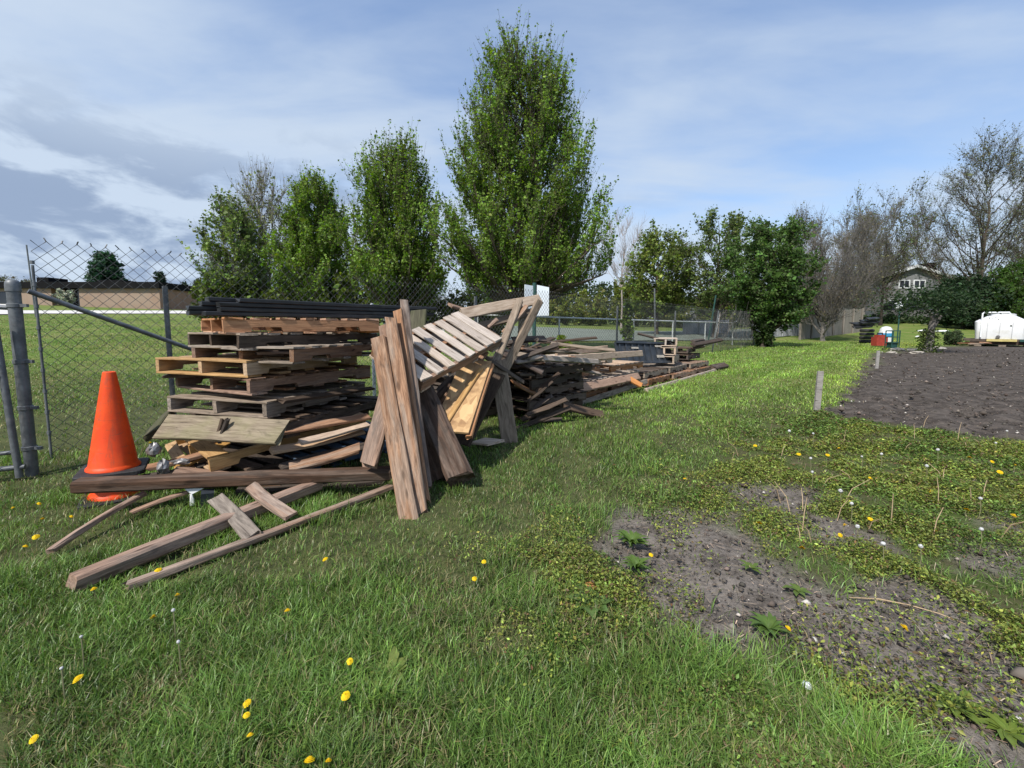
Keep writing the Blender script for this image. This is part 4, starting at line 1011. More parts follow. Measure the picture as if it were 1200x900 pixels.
# understorey shrubs behind the fence
for k, (px, Y, yt, w, yb, lab) in enumerate((
  (265, 24, 322, 70, 368, 'olive shrub under the left end of the maple row'), (345, 23, 318, 80, 366, 'dark shrub beneath the small round maple'),
  (415, 21, 312, 90, 368, 'dense shrub between the two slimmer maples'), (490, 20, 322, 90, 370, 'dark shrub beneath the slim pointed maple'),
  (560, 20, 326, 90, 372, 'leafy shrub left of the tallest maple trunk'), (650, 60, 334, 60, 372, 'yellow green shrub behind the white sign'),
  (690, 64, 336, 70, 372, 'yellow green bush right of the tallest maple'), (735, 68, 322, 60, 372, 'brownish bush below the bare slender tree'),
  (780, 70, 330, 70, 372, 'bright green bush under the yellow green tree'), (835, 66, 338, 60, 372, 'dark bush under the spreading green tree'))):
    tree('shrub', lab, px, Y, yt, w, yb, M['bark'], ((.085, .12, .022), (.15, .175, .035))[k >= 5], n1=34, n2=6, n3=5, nl=9, leaf=.09+.0028*Y, up=1.0, twig=.5, prof='round', trunk_r=.06, zb=.15, seed=20+k, group='shrubs behind the fence', cat='shrub')
# right background trees
tree('bare_tree', 'slender leafless pale tree behind the yellow bushes', 727, 55, 238, 66, 320, M['barkpale'], G4, n1=22, n2=6, n3=6, nl=0, up=1.3, tup=.5, prof='round', twig=1.4, trunk_r=.13, twig_r=.011, bare=True, zfork=3, seed=6)
tree('leafy_tree', 'yellow green tree left of the spreading green tree', 768, 36, 258, 84, 362, M['bark'], (.135, .18, .04), n1=56, n2=8, n3=6, nl=11, leaf=.15, up=.8, twig=.9, trunk_r=.16, zfork=1.4, prof='round', seed=7)
tree('leafy_tree', 'spreading open crowned green tree left of the dark round tree', 836, 34, 236, 118, 352, M['bark'], (.105, .15, .042), n1=56, n2=8, n3=6, nl=9, leaf=.14, up=.7, twig=.9, trunk_r=.17, zfork=1.5, prof='round', seed=8)
tree('leafy_tree', 'dark round tree over the fence corner', 900, 25, 248, 112, 378, M['bark'], (.080, .140, .036), n1=70, n2=8, n3=7, nl=14, leaf=.12, up=.8, twig=.7, trunk_r=.15, zfork=1.0, prof='round', seed=9)
tree('ivy_stump', 'dark ivy covered trunk at the fence corner', 893, 24.5, 345, 22, 403, M['bark'], (.03, .055, .014), n1=30, n2=6, n3=5, nl=12, leaf=.11, up=.6, twig=.3, trunk_r=.15, prof='round', zb=.1, seed=10, cat='trunk')
tree('budding_tree', 'bare brown many stemmed tree beside the wooden fence', 962, 33, 240, 120, 372, M['barkgrey'], (.15, .13, .075), n1=40, n2=8, n3=13, nl=2, leaf=.09, up=1.35, prof='vase', twig=1.4, trunk_r=0.15, zfork=0.5, twig_r=0.009, bare=True, seed=11)
tree('budding_tree', 'bare brown tree behind the wooden fence', 1000, 46, 222, 96, 362, M['barkgrey'], (.13, .13, .06), n1=40, n2=8, n3=13, nl=2, leaf=.11, up=1.4, prof='vase', twig=1.4, trunk_r=0.15, zfork=1.0, twig_r=0.009, bare=True, seed=12)
tree('budding_tree', 'olive budding tree leaning in front of the grey house', 1028, 48, 204, 104, 330, M['bark'], (.12, .14, .06), n1=26, n2=8, n3=10, nl=5, leaf=.12, up=1.4, prof='vase', twig=1.4, trunk_r=0.15, zfork=1.4, twig_r=0.009, bare=True, seed=13)
tree('tall_tree', 'tallest bare crowned tree at the right behind the tank', 1140, 56, 146, 170, 300, M['bark'], (.13, .145, .08), n1=44, n2=10, n3=14, nl=6, leaf=.12, up=1.2, prof='oval', twig=1.8, trunk_r=0.3, zfork=1.6, twig_r=0.009, bare=True, seed=14)
tree('tall_tree', 'second bare crowned tree cut by the right picture edge', 1228, 60, 168, 160, 300, M['bark'], (.13, .145, .08), n1=44, n2=10, n3=14, nl=6, leaf=.12, up=1.2, prof='oval', twig=1.8, trunk_r=0.28, zfork=1.6, twig_r=0.009, bare=True, seed=15)
tree('budding_tree', 'thin grey bare tree behind the house roof', 1068, 72, 232, 96, 350, M['barkgrey'], (.13, .13, .07), n1=34, n2=9, n3=12, nl=2, leaf=.14, up=1.3, prof='oval', twig=1.7, trunk_r=.15, zfork=2, twig_r=.011, bare=True, seed=17)
tree('budding_tree', 'thin brown bare tree between the dark round tree and the wooden fence', 932, 50, 238, 80, 362, M['barkgrey'], (.14, .14, .07), n1=34, n2=9, n3=12, nl=3, leaf=.13, up=1.3, prof='oval', twig=1.4, trunk_r=.15, zfork=1, twig_r=.010, bare=True, seed=18)
tree('budding_tree', 'low bare tree left of the house gable', 1008, 60, 240, 70, 360, M['barkgrey'], (.13, .12, .07), n1=34, n2=9, n3=12, nl=2, leaf=.14, up=1.3, prof='oval', twig=1.6, trunk_r=.15, zfork=1, twig_r=.011, bare=True, seed=19)
tree('leafy_tree', 'bright green bushy tree at the right edge behind the tank', 1196, 40, 294, 84, 392, M['bark'], (.055, .105, .02), n1=56, n2=8, n3=6, nl=12, leaf=.16, up=.7, twig=.8, trunk_r=.12, zfork=.7, prof='round', seed=16)
for k, (px, Y, yt, w, yb, lab) in enumerate(((1124, 44, 318, 66, 382, 'dark evergreen hiding the right side of the house'), (1150, 46, 326, 70, 386, 'dark evergreen behind the white tank'))):
    tree('evergreen', lab, px, Y, yt, w, yb, M['bark'], (.022, .045, .018), n1=50, n2=7, n3=6, nl=9, leaf=.2, up=.4, twig=.6, prof='round', trunk_r=.14, zfork=1.0, seed=40+k, group='dark evergreens by the house', cat='evergreen')
# hedge rows and far tree belt
for k, (px, Y, yt, w, lab) in enumerate(((1030, 54, 372, 90, 'clipped dark hedge before the grey house'), (1120, 50, 374, 100, 'dark hedge behind the white tank'), (1210, 48, 366, 80, 'hedge at the right edge behind the tank'))):
    tree('hedge', lab, px, Y, yt, w, yt+12, M['bark'], (.035, .06, .018), n1=50, n2=6, n3=6, nl=8, leaf=.22, up=.4, twig=.4, prof='flat', trunk_r=.06, zb=.1, seed=50+k, cat='hedge')
# far trees behind the school
tree('conifer', 'blue green conifer rising over the brick school roof', 134, 75, 293, 58, 352, M['bark'], (.03, .075, .035), n1=60, n2=7, n3=6, nl=8, leaf=.28, up=.5, twig=.8, prof='cone', trunk_r=.25, zb=2, seed=60)
for k, (px, yt, w) in enumerate(((196, 318, 22), (222, 332, 14), (238, 328, 16), (252, 334, 14), (210, 336, 14))):
    tree('conifer', ('pale bare topped tree at the right end of the school', 'small dark spruce right of the school', 'pointed dark spruce right of the school, tallest of the small ones', 'short dark spruce beside the olive maple', 'stubby dark spruce at the school corner')[k], px, 85, yt, w, 356, M['bark'], (.02, .04, .02), n1=30, n2=6, n3=5, nl=7, leaf=.28, up=.5, twig=.6, prof='cone', trunk_r=.15, zb=.6, seed=61+k, cat='conifer')
for k, (px, yt, w) in enumerate(((8, 318, 70), (62, 324, 60), (100, 330, 40), (175, 332, 50), (-60, 315, 80))):
    tree('far_tree', ('brown budding tree beyond the school behind the gate post', 'bare brownish tree above the dark school roof', 'low brown tree left of the blue green conifer', 'faint tree right of the blue green conifer', 'budding tree beyond the left picture edge')[k], px, 95, yt, w, 356, M['barkgrey'], (.10, .10, .055), n1=36, n2=7, n3=6, nl=4, leaf=.3, up=1.1, twig=1.4, prof='round', trunk_r=.2, zb=1.5, bare=True, twig_r=.02, seed=70+k, cat='tree')
# thick belt of woodland far behind everything
def belt():
    x = []; 
    n = 52000; px = rng.uniform(560, 1500, n); Y = rng.uniform(72, 92, n); xx = (px-CX)/F*Y
    top = 4.5+4.0*fbm(px*.02, px*0, 15, 3)
    z = gh(xx, Y)+rng.uniform(0, 1, n)**.8*top
    c = np.stack([xx, Y, z], -1); col = hsvj(n, (.045, .065, .026), .3, .12)
    o = place('woodland', leaves_mesh('woodland', c, np.full(n, .5)*rng.uniform(.6, 1.3, n), col, None, .8), None, M['leaf'])
    tag(o, 'distant belt of green woodland beyond the gardens', 'woodland', kind='stuff')
    n = 26000; px = rng.uniform(-500, 560, n); Y = rng.uniform(105, 125, n); xx = (px-CX)/F*Y
    z = gh(xx, Y)+rng.uniform(0, 1, n)*(2.5+3*fbm(px*.02, px*0, 19, 3)); c = np.stack([xx, Y, z], -1)
    o = place('woodland', leaves_mesh('woodland', c, np.full(n, .6), hsvj(n, (.05, .055, .035), .3, .1), None, .8), None, M['leaf'])
    tag(o, 'distant belt of brownish woodland beyond the school', 'woodland', kind='stuff')
belt()
# vine on the fence post
tree('climbing_vine', 'bright green climbing plant on the fence post', 735, 15.2, 348, 15, 405, M['bark'], (.10, .15, .025), n1=26, n2=4, n3=4, nl=8, leaf=.07, up=1.2, twig=.15, prof='round', trunk_r=.02, zb=.1, seed=80, cat='vine')
tree('garden_bush', 'small grey green bush on the grass behind the garden', 1114, 27, 386, 17, 402, M['bark'], (.07, .10, .045), n1=24, n2=5, n3=5, nl=8, leaf=.09, up=.6, twig=.2, prof='round', trunk_r=.03, zb=.05, seed=81, cat='bush')
tree('weed_clump', 'yellow green nettle clump at the foot of the middle stack', 655, 8.2, 392, 34, 415, M['bark'], (.13, .18, .02), n1=24, n2=5, n3=5, nl=8, leaf=.06, up=.8, twig=.15, prof='round', trunk_r=.015, zb=.05, seed=82, cat='weeds')
# dry vines on the fence corner
def dryvine():
    n = 420; s = rng.uniform(s_at(838), s_at(886), n); z0 = rng.uniform(.1, 1.7, n)
    p0 = np.stack([FA[0]+FU[0]*s, FA[1]+FU[1]*s, z0], -1)-np.array([FN[0], FN[1], 0])*rng.uniform(0, .15, (n, 1))
    p0[:, 2] += gh(p0[:, 0], p0[:, 1])
    d = rng.normal(0, .3, (n, 3)); d[:, :2] = FU[None]*rng.normal(0, .4, (n, 1)); d[:, 2] = rng.normal(.15, .3, n)
    PP = np.stack([p0, p0+d*.5+rng.normal(0, .05, (n, 3)), p0+d], 1)
    V, f = batch_tube(PP, np.full((n, 3), .005), 3)
    o = place('dry_vine', npmesh('dry_vine', V, [f]), None, M['barkgrey']); tag(o, 'dry grey vine stems tangled in the fence corner', 'vine')
dryvine()
# crooked tree in the garden
cg = G(1086, 413)
e = empty('crooked_tree', cg, 'small crooked bare trunk with ivy at the garden edge', 'tree')
zt = P(1094, 362, cg.y).z-cg.z; k_ = cg.y/F
pts = [(0, 0, -.1), (.02*k_*100, 0, zt*.25), (.05*k_*100, .1, zt*.5), (.04*k_*100, 0, zt*.72), (.12*k_*100, .1, zt*1.0)]
MB().tube(pts, [.2, .16, .14, .11, .06], 10).tube([pts[2], (.11*k_*100, .2, zt*.62), (.16*k_*100, .1, zt*.85)], [.1, .08, .05], 8).tube([pts[3], (-.02*k_*100, -.1, zt*.9), (-.06*k_*100, 0, zt*1.05)], [.08, .06, .03], 8).obj('trunk', M['barkgrey'], e, True)
n = 900; c = np.stack([rng.normal(0, .2, n), rng.normal(0, .18, n), rng.uniform(0, 1, n)**1.6*zt*.55], -1); c[:, 0] += c[:, 2]*.05
place('ivy', leaves_mesh('ivy', c, np.full(n, .10), hsvj(n, (.06, .09, .02), .3, .1), None), e, M['leaf'])
n = 3500; c = np.stack([rng.normal(.25, 1.0, n), rng.normal(0, .8, n), zt*1.05+rng.normal(.25, .35, n)], -1)
place('crown', leaves_mesh('crown', c, rng.uniform(.08, .16, n), hsvj(n, (.03, .055, .02), .3, .1), None), e, M['leaf'])

# ------------------------------------------------------------------ buildings, paths, court
def lay(name, pts, mat, z=.012, kind='structure', sub=14):
    """a sheet lying on the terrain between four ground points"""
    a, b_, c, d = [np.array(p[:2]) for p in pts]; s = np.linspace(0, 1, sub); U, V_ = np.meshgrid(s, s)
    xy = (a*(1-U[..., None])+b_*U[..., None])*(1-V_[..., None])+(d*(1-U[..., None])+c*U[..., None])*V_[..., None]
    zz = gh(xy[..., 0], xy[..., 1])+z+.03
    ii = np.arange(sub*sub).reshape(sub, sub); q = np.stack([ii[:-1, :-1], ii[:-1, 1:], ii[1:, 1:], ii[1:, :-1]], -1).reshape(-1, 4)
    o = place(name, npmesh(name, np.concatenate([xy, zz[..., None]], -1).reshape(-1, 3), [q], None, True), None, mat); tag(o, kind=kind); return o
lay('path', [G(-700, 368), G(262, 368), G(262, 364.5), G(-700, 364.5)], M['concrete'], .02)
lay('driveway', [G(-420, 369), G(14, 369), G(30, 357), G(-200, 355)], M['concrete'], .03)
lay('court', [G(560, 401), G(880, 399), G(1000, 383.5), G(520, 379.5)], M['court'], .02)
# school
sA, sB, sC, sD = X(-190, 66), X(64, 66), X(92, 66), X(192, 66)
e = empty('school_building', X(60, 66), 'long low tan brick school with a dark flat roof', 'building')
zb_ = min(p.z for p in (sA, sD))-1.0-e.location.z; ex, ey = e.location.x, e.location.y
wt = P(100, 338, 66).z-e.location.z
def secx(px): return X(px, 66).x-ex
for (a, b_, y0) in ((-190, 68, 0), (100, 193, 0)):
    MB().box(secx(a), secx(b_), y0, y0+12, zb_, wt).obj('wall', M['brick'], e)
MB().box(secx(68), secx(100), 2.0, 12, zb_, wt-.01).obj('recessed_wall', M['glass'], e)
MB().box(secx(-195), secx(196), -.5, 13, wt+.003, wt+.95).obj('roof', M['brickroof'], e)
MB().box(secx(100), secx(131), 3, 8, wt+.953, wt+1.6).obj('roof_vent', M['brickroof'], e); MB().box(secx(36), secx(50), 2, 5, wt+.953, wt+1.9).obj('roof_vent', M['brickroof'], e)
MB().box(secx(-30), secx(18), -.06, .1, .8+zb_+1, wt-.5).obj('window', M['glass'], e)
tree('flowering_tree', 'small white flowering tree in the school recess', 84, 62, 338, 20, 361, M['bark'], (.34, .36, .27), n1=26, n2=5, n3=5, nl=6, leaf=.2, up=.8, twig=.4, prof='round', trunk_r=.06, zb=.5, seed=90, cat='tree')
# yellow and white posts beyond the fence
for k in range(20):
    px = 452+k*3.6; p = X(px, 27); z1 = P(px, 357.5+random.uniform(-1, 1), 27).z
    yl = k in (1, 4, 5, 6, 7, 8, 10, 12)
    o = MB().tube([(0, 0, -.1), (0, 0, z1-p.z)], .07, 8).lathe([(.07, 0), (.05, .05), (.01, .07)], 8, (0, 0, z1-p.z)).obj('marker_post', M['yellow' if yl else 'white'], None, True); o.location = p
    tag(o, ('yellow' if yl else 'white')+' marker post in the row glimpsed above the leaning pallet', 'post', ('yellow' if yl else 'white')+' marker posts beyond the fence')
# parked cars seen through the far fence as pale specks are left to the court edge
# grey house
H0 = X(1066, 62); e = empty('grey_house', H0, 'two storey grey gabled house behind the trees', 'house')
def hx(px): return (px-CX)/F*62-H0.x
def hz(py): return P(1066, py, 62).z-H0.z
x0, x1 = hx(1031), hx(1099); ze, za = hz(324), hz(313); xm = hx(1063)
MB().prism([(x0, -1), (x1, -1), (x1, ze), (xm, za), (x0, ze)], 0, 9).obj('wall', M['siding'], e)
m_ = MB()
for (xa, za_, xb, zb2) in ((x0-.5, ze-.2, xm, za), (x1+.5, ze-.2, xm, za)):
    m_.prism([(xa, za_+.004), (xb, zb2+.004), (xb, zb2+.26), (xa, za_+.26)], -.5, 9.4)
m_.obj('roof', M['roof'], e)
m_ = MB()
for (xa, za_, xb, zb2) in ((x0-.55, ze-.2, xm, za), (x1+.55, ze-.2, xm, za)):
    m_.prism([(xa, za_-.08), (xb, zb2-.08), (xb, zb2+.3), (xa, za_+.3)], -.62, -.503)
m_.obj('fascia_board', M['white'], e)
def window(px0, px1, py0, py1):
    a, b_, c, d = hx(px0), hx(px1), hz(py1), hz(py0)
    f = MB().box(a, b_, -.1, -.003, c, c+.14).box(a, b_, -.1, -.003, d-.14, d).box(a, a+.14, -.1, -.003, c+.14, d-.14).box(b_-.14, b_, -.1, -.003, c+.14, d-.14).box((a+b_)/2-.05, (a+b_)/2+.05, -.09, -.003, c+.14, d-.14).obj('window', M['white'], e)
    MB().box(a+.14, b_-.14, -.05, -.004, c+.14, d-.14).obj('pane', M['glass'], f)
window(1047, 1060, 328, 338); window(1064, 1078, 328, 338); window(1057, 1072, 349, 361)
d_ = MB().box(hx(1030), hx(1042), -.12, -.003, hz(366), hz(350)).obj('door', M['white'], e)
MB().box(hx(1099), hx(1118), 2, 9, -1, hz(330)).obj('side_wing', M['siding'], e)
MB().box(hx(1103), hx(1113), 3, 5, hz(330)+.003, hz(304)).obj('chimney', M['brickroof'], e)
# car by the house
cg2 = X(1052, 57); e = empty('parked_car', cg2, 'dark car parked in front of the grey house', 'car')
zc = P(1052, 364, 57).z-cg2.z
MB().prism([(-2.1, zc+.05), (2.1, zc+.05), (2.15, zc+.55), (1.5, zc+.75), (1.0, zc+1.3), (-1.0, zc+1.32), (-1.6, zc+.8), (-2.15, zc+.7)], -.85, .85).obj('body', M['car'], e)
for sx in (-1.35, 1.35):
    MB().tube([(sx, -.9, zc+.1), (sx, -.65, zc+.1)], .34, 14).obj('wheel', M['rubber'], e)
MB().prism([(-1.3, zc+.8), (1.05, zc+.8), (.85, zc+1.22), (-.95, zc+1.24)], -.87, -.852).obj('side_window', M['glass'], e)
e.location.z += 0
MB().box(-2.4, 2.4, -1.2, 1.5, -.4, zc-.01+.0).obj('ground_ramp', M['roof']).location = cg2
bpy.data.objects['ground_ramp'].name = 'driveway_apron'; tag(bpy.data.objects['driveway_apron'], kind='structure')
# fences far right
def panel_fence(name, pa, pb, ytopA, ytopB, mat, label, posts=6, capm=None):
    a, b_ = G(*pa), G(*pb); e = empty(name, a, label, 'fence'); L = (b_-a).length
    hA = P(pa[0], ytopA, a.y).z-a.z; d = (b_-a)
    Mx = Matrix.Translation((0, 0, 0))
    fr_ = frame((0, 0, 0), (d.x, d.y, 0), z=(0, 0, 1)); l2 = math.hypot(d.x, d.y)
    MB().add([fr_ @ Vector(p) for p in ((0, -.02, -.3), (l2, -.02, d.z-.3), (l2, -.02, d.z+hA), (0, -.02, hA), (0, .02, -.3), (l2, .02, d.z-.3), (l2, .02, d.z+hA), (0, .02, hA))], [(0, 1, 2, 3), (7, 6, 5, 4), (0, 4, 5, 1), (1, 5, 6, 2), (2, 6, 7, 3), (3, 7, 4, 0)]).obj('boards', mat, e, m4=None)
    for k in range(posts):
        q = k/(posts-1); c = fr_ @ Vector((l2*q, -.07, d.z*q)); MB().box(c.x-.05, c.x+.05, c.y-.05, c.y+.05, c.z-.3, c.z+hA+.06).obj('post', mat, e)
    return e
panel_fence('vinyl_fence', (880, 396), (948, 392), 374, 374, M['vinyl'], 'white vinyl fence between the dark tree and the wooden fence', 5)
panel_fence('vinyl_fence', (800, 392), (852, 391), 375, 375, M['vinyl'], 'white vinyl fence glimpsed behind the leaning pipes', 4)
panel_fence('wooden_fence', (936, 398), (1008, 389), 366, 367, M['fencewood'], 'weathered brown board fence along the far end of the lawn', 7)
# shed roof glimpsed between trees
shp = X(812, 70); e = empty('shed', shp, 'pale roofed shed glimpsed between the green trees', 'shed'); e.scale = (.55, .6, .8)
MB().prism([(-2.5, -1), (2.5, -1), (2.5, 2.2), (0, 3.4), (-2.5, 2.2)], 0, 4).obj('wall', M['siding'], e)
MB().prism([(-2.9, 2.05), (0, 3.42), (2.9, 2.05), (2.9, 2.2), (0, 3.6), (-2.9, 2.2)], -.3, 4.3).obj('roof', M['galv'], e)

# ------------------------------------------------------------------ white tank on pallets
tb = G(1170, 405); e = empty('water_tank', tb, 'big white plastic water tank with sloping top at the right', 'tank')
kx = tb.y/F; zs = lambda py: P(1170, py, tb.y).z-tb.z
z0, z1, z2, z3 = zs(397), zs(376), zs(370.5), zs(367.8)
w0, w1 = 19.0*kx, 20.2*kx; e.rotation_euler = (0, 0, -math.atan2(tb.x, tb.y))
def ring(w, d, z, r, n=6):
    out_ = []
    for cx_, cy_, a0 in ((w-r, d-r, 0), (-w+r, d-r, 90), (-w+r, -d+r, 180), (w-r, -d+r, 270)):
        for q in range(n): a = R(a0+q*90/(n-1)); out_.append((cx_+r*math.cos(a), cy_+r*math.sin(a), z))
    return out_
def loft(rings):
    m_ = MB(); n = len(rings[0]); v = [p for r in rings for p in r]
    return m_.add(v, [(i*n+j, i*n+(j+1) % n, (i+1)*n+(j+1) % n, (i+1)*n+j) for i in range(len(rings)-1) for j in range(n)]+[tuple(range(n-1, -1, -1)), tuple((len(rings)-1)*n+j for j in range(n))])
loft([ring(w0, 1.0, z0, .2), ring(w1, 1.06, z1-.06, .22), ring(w1-.04, 1.03, z1, .22), ring(w1*.55, .8, z2, .3), ring(w1*.3, .5, z2+.05, .3)]).obj('body', M['whitep'], e, True)
MB().lathe([(.6, z2), (.6, z3-.03), (.5, z3), (.1, z3+.02)], 20, (0, -.1, 0)).obj('lid', M['whitep'], e, True)
MB().tube([(-w1+.3, -1.09, z0+.1), (-w1+.3, -1.0, z3+.02), (-w1+.36, -.8, z3+.08), (.3, -.3, z3+.08), (.35, -.2, z3)], .04, 8).obj('fill_pipe', M['white'], e, True)
for q in (-.5, 0, .5): MB().box(w0*q-.018, w0*q+.018, -1.075, -1.0, z0+.02, z1-.1).obj('rib', M['whitep'], e)
MB().tube([(-.05, -1.0, z0+.14), (-.05, -1.16, z0+.14)], .09, 12).obj('valve', M['metal'], e, True)
pal = empty('tank_trailer', tb, 'low dark platform with yellow and green edges under the tank', 'platform'); pal.rotation_euler = e.rotation_euler
MB().box(-w0-.2, w1+.4, -1.0, 1.1, z0-.34, z0-.16).obj('deck', W['dark'], pal)
MB().box(-w0+.5, .7, -1.16, -1.01, z0-.14, z0-.01).obj('yellow_rail', M['paleyellow'], pal)
MB().box(.8, w1+.5, -1.16, -1.01, z0-.14, z0-.01).obj('green_rail', M['greenpost'], pal)
MB().box(-w0-.5, w0, -1.0, 1.0, z0-.14, z0-.004).obj('bearer', W['dark'], pal)
for k in range(4): MB().box(-w0+k*1.0, -w0+k*1.0+.3, -1.0, 1.0, -.1, z0-.35).obj('block', W['grey'], pal)
for k in range(6):
    p = G(1128+k*6.5, 404.5+(k % 2)*1.0)
    board('scrap_board', p+Vector((-.6, 0, .12+.05*(k % 3))), p+Vector((.7, .3, .14)), .14, .05, (0, -.2, 1), W[('dark', 'brown', 'dark', 'grey', 'dark', 'orange')[k]], ('dark', 'brown', 'charcoal', 'grey', 'blackish', 'orange')[k]+' scrap board lying at the foot of the tank platform', 'board', 'scrap boards by the tank')

# ------------------------------------------------------------------ clutter at the end of the lawn
cl = G(1026, 403); kx = cl.y/F
def cz(py): return P(1026, py, cl.y).z-cl.z
e = empty('tyre_stack', G(1015, 402), 'stack of black tyres at the end of the lawn', 'tyres')
for k in range(4):
    z = .13+.25*k
    MB().lathe([(.24, z-.1), (.36, z-.11), (.42, z-.05), (.42, z+.05), (.36, z+.11), (.24, z+.1)], 22).obj('tyre', M['rubber'], e, True)
t1 = G(1017, 403); 
o = board('black_lumber', t1+Vector((-.9, .3, 1.35)), t1+Vector((.9, .5, 1.55)), .5, .08, (0, -.3, 1), M['black'], 'black sheet resting on top of the tyres', 'sheet', rag=.03, bow=.05)
for k in range(5):
    o = board('black_board', t1+Vector((-1.0+.2*k, .2*(k % 2), 1.1+.14*k)), t1+Vector((.45+.12*k, .4, 1.2+.13*k)), .26, .12, (random.uniform(-.3, .3), -.5, 1), M['black'], ('lowest black board laid over the tyres', 'black board second from below on the tyres', 'black board third from below on the tyres', 'black board second from the top on the tyres', 'topmost black board on the tyres')[k], 'board', 'boards on the tyres', rag=.03)
b0 = G(1037, 404); e = empty('barrel', b0, 'grey white barrel with a blue band among the clutter', 'barrel')
MB().lathe([(.30, 0), (.36, .06), (.38, .4), (.36, .78), (.33, .82)], 24).obj('body', M['whitep'], e, True)
MB().lathe([(.375, .5), (.40, .52), (.39, .72), (.37, .74)], 24).obj('band', M['blue'], e, True)
MB().lathe([(.33, .823), (.30, 1.0), (.2, 1.12), (.05, 1.16)], 24).obj('lid', M['whitep'], e, True)
b1 = G(1030, 406); e = empty('fuel_can', b1, 'red plastic can in front of the barrel', 'can')
MB().box(-.32, .32, -.2, .2, 0.05, .55).box(-.2, .2, -.16, .16, .553, .68).obj('body', M['red'], e)
MB().tube([(-.16, 0, .66), (-.14, 0, .78), (.14, 0, .78), (.16, 0, .66)], .035, 8).obj('handle', M['black'], e, True)
b2 = G(1045, 408); e = empty('wire_stand', b2, 'dark green metal stand right of the barrel', 'stand')
m_ = MB()
for sx in (-.2, .2):
    for sy in (-.2, .2): m_.tube([(sx, sy, 0), (sx, sy, .95)], .03, 6)
for z in (.3, .6, .93): m_.tube([(-.2, -.2, z), (.2, -.2, z), (.2, .2, z), (-.2, .2, z), (-.2, -.2, z)], .025, 6)
m_.obj('frame', M['greenpost'], e)
MB().box(-.16, .16, -.16, .16, .02, .28).obj('tub', M['greenpost'], e)
b3 = G(1051, 404); e = empty('bird_feeder', b3, 'white feeder box on a thin green pole', 'bird feeder')
zt = P(1051, 361, b3.y).z-b3.z
MB().tube([(0, 0, 0), (0, 0, zt)], .035, 8).obj('pole', M['greenpost'], e, True)
MB().box(-.13, .13, -.13, .13, zt, zt+.28).add([(-.2, -.2, zt+.283), (.2, -.2, zt+.283), (.2, .2, zt+.283), (-.2, .2, zt+.283), (0, 0, zt+.42)], [(0, 1, 4), (1, 2, 4), (2, 3, 4), (3, 0, 4), (3, 2, 1, 0)]).obj('box', M['white'], e)
for k, (px, py) in enumerate(((1083, 389), (1104, 389.5), (1076, 396))):
    junk('plastic_sheet', G(px, py)+Vector((0, 0, .1)), .35, M['white'], ('white plastic sheet heap left on the far grass', 'white plastic sheet heap right of the crooked trunk', 'small white bag on the far grass')[k], 'sheet', 30+k, .35, stretch=(1.6, .8, .8) if k < 2 else (.6, .5, .6))
for k, (px, py, r) in enumerate(((1052, 410, .3), (1068, 411, .28), (1045, 414, .2), (1075, 414, .25), (1098, 409, .35))):
    junk('stone', G(px, py)+Vector((0, 0, .02)), r, M['pebble'], ('flat pale stone right of the green stand', 'pale stone left of the crooked trunk', 'small stone at the lawn corner', 'round pale stone at the foot of the crooked trunk', 'broad pale slab stone right of the crooked trunk')[k], 'stone', 40+k, .3)
# stakes
for (px, yb, yt, lab) in ((957, 482, 435, 'near grey wooden stake at the corner of the garden'), (1027, 433, 411, 'far grey wooden stake on the garden edge')):
    p = G(px, yb); hgt = P(px, yt, p.y).z-p.z
    o = MB().box(-.036, .036, -.02, .02, -.1, hgt).obj('stake', W['post']); o.location = p; o.rotation_euler = (0, R(1.5), R(-12)); tag(o, lab, 'stake')

# ------------------------------------------------------------------ dandelions
def flower_mesh():
    V, Fc, C = [], [], []
    for ringi, (r0, r1, zz, n) in enumerate(((.0, .021, -.001, 26), (.0, .018, .004, 24), (.0, .013, .008, 20), (0, .008, .011, 12))):
        for k in range(n):
            a = 2*math.pi*(k+ringi*.5)/n+random.uniform(-.08, .08); w = .0026; q = len(V); rr = r1*random.uniform(.88, 1.08)
            ca, sa = math.cos(a), math.sin(a)
            for (r, s) in ((.002, -1), (.002, 1), (rr, 1), (rr, -1)):
                V.append((ca*r-sa*w*s, sa*r+ca*w*s, zz+(-.002 if r > .002 else .001)))
                C.append((.80, .58, .015) if r > .002 else (.70, .42, .008))
            Fc.append((q, q+1, q+2, q+3))
    return npmesh('flower_head', V, [np.array(Fc)], np.array(C))
def seed_mesh():
    n = 170; d = rng.normal(size=(n, 3)); d /= np.linalg.norm(d, axis=1)[:, None]
    c = d*.014*rng.uniform(.75, 1, (n, 1)); s = np.cross(d, rng.normal(size=(n, 3))); s /= np.linalg.norm(s, axis=1)[:, None]; t = np.cross(d, s); L = .006
    V = np.stack([c-s*L, c+t*L, c+s*L, c-t*L], 1).reshape(-1, 3)
    f = np.arange(n)[:, None]*4+np.array([[0, 1, 2, 3]])
    return npmesh('seed_head', V, [f], np.full((4*n, 3), .62))
FM = [flower_mesh() for _ in range(3)]
for m in FM: m.materials.append(M['petal'])
SMh = seed_mesh(); SMh.materials.append(M['petal'])
def stem_mesh(h, mat):
    m = MB().tube([(0, 0, -.01), (random.uniform(-.008, .008), random.uniform(-.008, .008), h*.5), (0, 0, h)], .0021, 5).mesh('stem', True); m.materials.append(mat); return m
SMs = [stem_mesh(.05, M['stem']), stem_mesh(.13, M['stem']), stem_mesh(.19, M['stemdry'])]
